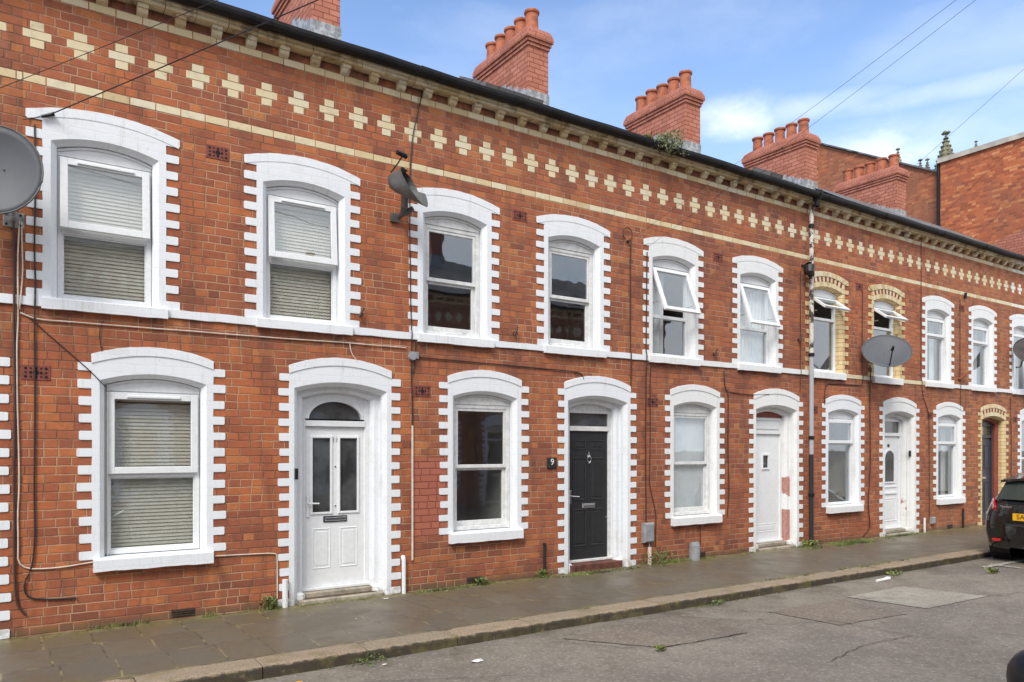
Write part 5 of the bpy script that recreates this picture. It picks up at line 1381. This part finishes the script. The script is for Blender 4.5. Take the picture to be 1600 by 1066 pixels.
        m = MB(); m.tube([R(2.32, sg_ * .78, .93), R(2.31, sg_ * .88, .95)], .03, 8); m.build('mirror_stalk', M['black'], mi_)
        for wx in (.66, 3.08):
            m = MB(); yo = .82
            def RW(prof_, mat, nm, par):
                q = MB(); n = 28; rr = []
                for r_, h_ in prof_: rr.append([R(wx + r_ * math.cos(t), sg_ * (yo + h_), .30 + r_ * math.sin(t)) for t in [2 * math.pi * i / n for i in range(n)]])
                for k in range(len(rr) - 1):
                    for i in range(n): q.face([rr[k][i], rr[k][(i + 1) % n], rr[k + 1][(i + 1) % n], rr[k + 1][i]])
                return q.build(nm, mat, par, smooth=False)
            RW([(.36, -.30), (.36, .004), (.33, .006)], M['black'], 'wheel_arch', root)
            wh = RW([(.20, .0), (.275, .012), (.298, -.01), (.30, -.04), (.30, -.17), (.27, -.19)], M['tyre'], 'wheel', root)
            RW([(0, -.01), (.04, -.008), (.05, -.02), (.17, -.012), (.20, 0.002), (.205, -.02)], M['alloy'], 'rim', wh)
    if plate_txt:
        m = MB(); xa, xb = sorted((R(-.035, 0, 0)[0], R(-.022, 0, 0)[0])); m.box(xa, xb, rear[1] - .19, rear[1] + .33, rear[2] + .70, rear[2] + .81)
        p = m.build('number_plate', M['plate'], root)
        text_mesh(p, 'plate_letters', plate_txt, .105, (rear[0] - .037 * heading, rear[1] + heading * .205, rear[2] + .755), (math.radians(90), 0, math.radians(-90)), M['black'], .001)
        m = MB(); m.tube([R(-.045, .1, .885), R(-.05, 0, .887), R(-.045, -.1, .885)], .012, 6); m.build('tailgate_trim', M['chrome'], root)
        text_mesh(root, 'model_script', 'Ypsilon', .062, (rear[0] - .004 * heading, rear[1] + heading * .44, rear[2] + .905), (math.radians(90), 0, math.radians(-90 - 8)), M['chrome'], .002)
    return root
car('parked_car', 'black hatchback with yellow rear plate parked at the kerb by the cream doorway', (13.15, -2.98, -.12), 1, M['carpaint'], 'SAI')
car('parked_car', 'black car with only its wing mirror showing in the bottom right corner', (5.30, -7.95, -.085), -1, M['carpaint'])
# ---------------------------------------------------------------- plants, litter
def leafy(name, label, c, n, spread, h, mat, size, cat='plant'):
    m = MB(); c = Vector(c)
    for i in range(n):
        a = random.uniform(0, 2 * math.pi); r = spread * random.random() ** .6; z = h * random.random() ** .8
        p = c + Vector((r * math.cos(a) * (1 - .5 * z / h), r * .6 * math.sin(a), z)); s = size * random.uniform(.5, 1.2)
        d = Vector((J(1), J(1), random.uniform(.1, 1))).normalized(); e = d.cross(Vector((J(1), J(1), J(1)))).normalized() * s * .28
        m.face([p, p + d * s * .5 + e, p + d * s, p + d * s * .5 - e])
    for i in range(max(4, n // 30)):
        a = random.uniform(0, 6.28); e = c + Vector((spread * .7 * math.cos(a), spread * .4 * math.sin(a), h * random.uniform(.5, 1.1)))
        m.tube([c, c.lerp(e, .5) + Vector((0, 0, .02)), e], .002, 4)
    return one(name, m, mat, label, cat)
leafy('gutter_weed', 'pale bushy weed growing out of the gutter above the third house', (8.02, -.24, 6.02), 1000, .34, .28, M['leafpale'], .04)
leafy('gutter_weed', 'small green clump of moss and weed low in the gutter left of the bushy weed', (7.62, -.22, 6.10), 160, .14, .10, M['leaf'], .04)
leafy('weed', 'leafy green weed at the wall foot against the left jamb of the white door', (2.30, -.06, -.01), 60, .13, .12, M['leaf'], .07)
leafy('weed', 'dark tangled weed at the wall foot under the square grey meter box', (7.95, -.05, -.01), 420, .42, .20, M['leaf'], .035)
leafy('weed', 'green weed at the foot of the tall drainpipe', (11.6, -.12, -.01), 260, .28, .12, M['grass'], .045)
leafy('weed', 'small weed at the wall foot by the black pipe stub', (5.86, -.07, -.01), 70, .10, .10, M['leaf'], .05)
leafy('weed', 'small weed sprouting below the first dark ground floor sash', (4.92, -.07, -.01), 90, .14, .09, M['leaf'], .05)
leafy('weed', 'grassy weed in the gutter of the kerb opposite the white door', (2.55, -2.12, -.13), 90, .18, .07, M['leaf'], .03)
leafy('weed', 'grassy weed at the kerb foot before the brown road patch', (6.9, -2.12, -.13), 80, .18, .06, M['leaf'], .03)
leafy('weed', 'tiny bright green weed at the corner of the brown road patch', (4.82, -3.28, -.10), 50, .07, .04, M['grass'], .04)
leafy('weed', 'green weed in the road near the parked hatchback', (11.9, -2.9, -.11), 60, .12, .05, M['grass'], .06)
leafy('weed', 'small weed by the kerb beside the white litter', (10.6, -2.18, -.13), 60, .14, .05, M['grass'], .05)
gm2 = MB()
def tufts(x0, x1, y0, y1, dens, hmax):
    n = int((x1 - x0) * dens * 1.7); hmax *= .85
    for i in range(n):
        x = random.uniform(x0, x1); y = y0 + (y1 - y0) * random.random() ** 1.3
        if math.sin(x * 3.1) + math.sin(x * 7.7 + 1) * .6 + J(.9) < .1: continue
        for k in range(random.randint(3, 7)):
            h = random.uniform(.3, 1) * hmax; a = random.uniform(0, 6.28); dx, dy = math.cos(a), math.sin(a); w_ = .003
            zb = pz(x, y) if y > -1.9 else -.125
            bx, by = x + J(.02), y + J(.012)
            gm2.face([(bx - dy * w_, by + dx * w_, zb), (bx + dy * w_, by - dx * w_, zb), (bx + dx * h * .5, by + dy * h * .5, zb + h)])
tufts(.6, 1.9, -.05, -.02, 70, .06); tufts(1.2, 1.75, -.09, -.02, 130, .07); tufts(2.0, 2.5, -.06, -.02, 60, .06); tufts(2.6, 3.9, -.12, -.06, 50, .04)
tufts(4.0, 4.7, -.14, -.02, 170, .045); tufts(4.7, 6.2, -.07, -.02, 60, .05); tufts(6.0, 7.5, -.22, -.04, 170, .045); tufts(7.5, 8.6, -.10, -.02, 120, .08); tufts(8.6, 10.2, -.09, -.02, 90, .04)
tufts(11.2, 13.9, -.34, -.02, 420, .06); tufts(13.9, 15.7, -.14, -.03, 110, .05); tufts(15.7, 17.6, -.05, -.02, 30, .03)
tufts(8.0, 12.0, -1.86, -1.78, 45, .04); tufts(1.5, 12, -2.12, -2.07, 22, .04); tufts(3.2, 7.0, -1.84, -1.79, 20, .02)
tag(gm2.build('grass', M['grass']), 'tufts of grass and moss along the wall foot and the kerb', 'grass', kind='stuff')
# litter
def scrap(name, label, x, y, s, mat, flat=False):
    m = MB(); n = 9; z0 = camber(x, y) + .006 if y < -2.1 else pz(x, y) + .004
    rim = [(x + s * (1 + J(.3)) * math.cos(2 * math.pi * i / n), y + s * .6 * (1 + J(.3)) * math.sin(2 * math.pi * i / n), z0 + random.random() * s * .25) for i in range(n)]
    top = (x + J(s * .2), y, z0 + s * (.35 if not flat else .1))
    for i in range(n): m.face([rim[i], rim[(i + 1) % n], top])
    m.face(rim[::-1]); one(name, m, mat, label, 'litter')
m = MB(); m.tube([(9.83, -2.35, -.095), (10.12, -2.36, -.09)], .02, 8); one('litter', m, M['paper'], 'white rolled litter lying in the road near the kerb', 'litter')
scrap('litter', 'crumpled white scrap beside the rolled litter near the kerb', 10.22, -2.27, .07, M['paper'])
scrap('litter', 'white crumpled paper in the road below the first dark sash window', 3.32, -2.62, .055, M['paper'])
scrap('litter', 'small white scrap at the kerb foot opposite the white door', 2.62, -2.25, .02, M['paper'])
scrap('litter', 'small pale leaf on the pavement in front of the white door', 3.55, -.22, .03, M['paper'], True)
scrap('litter', 'yellow leaf in the road at the bottom of the photo', 1.87, -2.33, .03, M['plate'], True)
scrap('litter', 'tiny pale scrap on the pavement slabs in front of the white door', 2.9, -.95, .012, M['paper'], True)
scrap('litter', 'tiny pale scrap at the wall foot under the pink bricks', 4.35, -.2, .02, M['paper'], True)
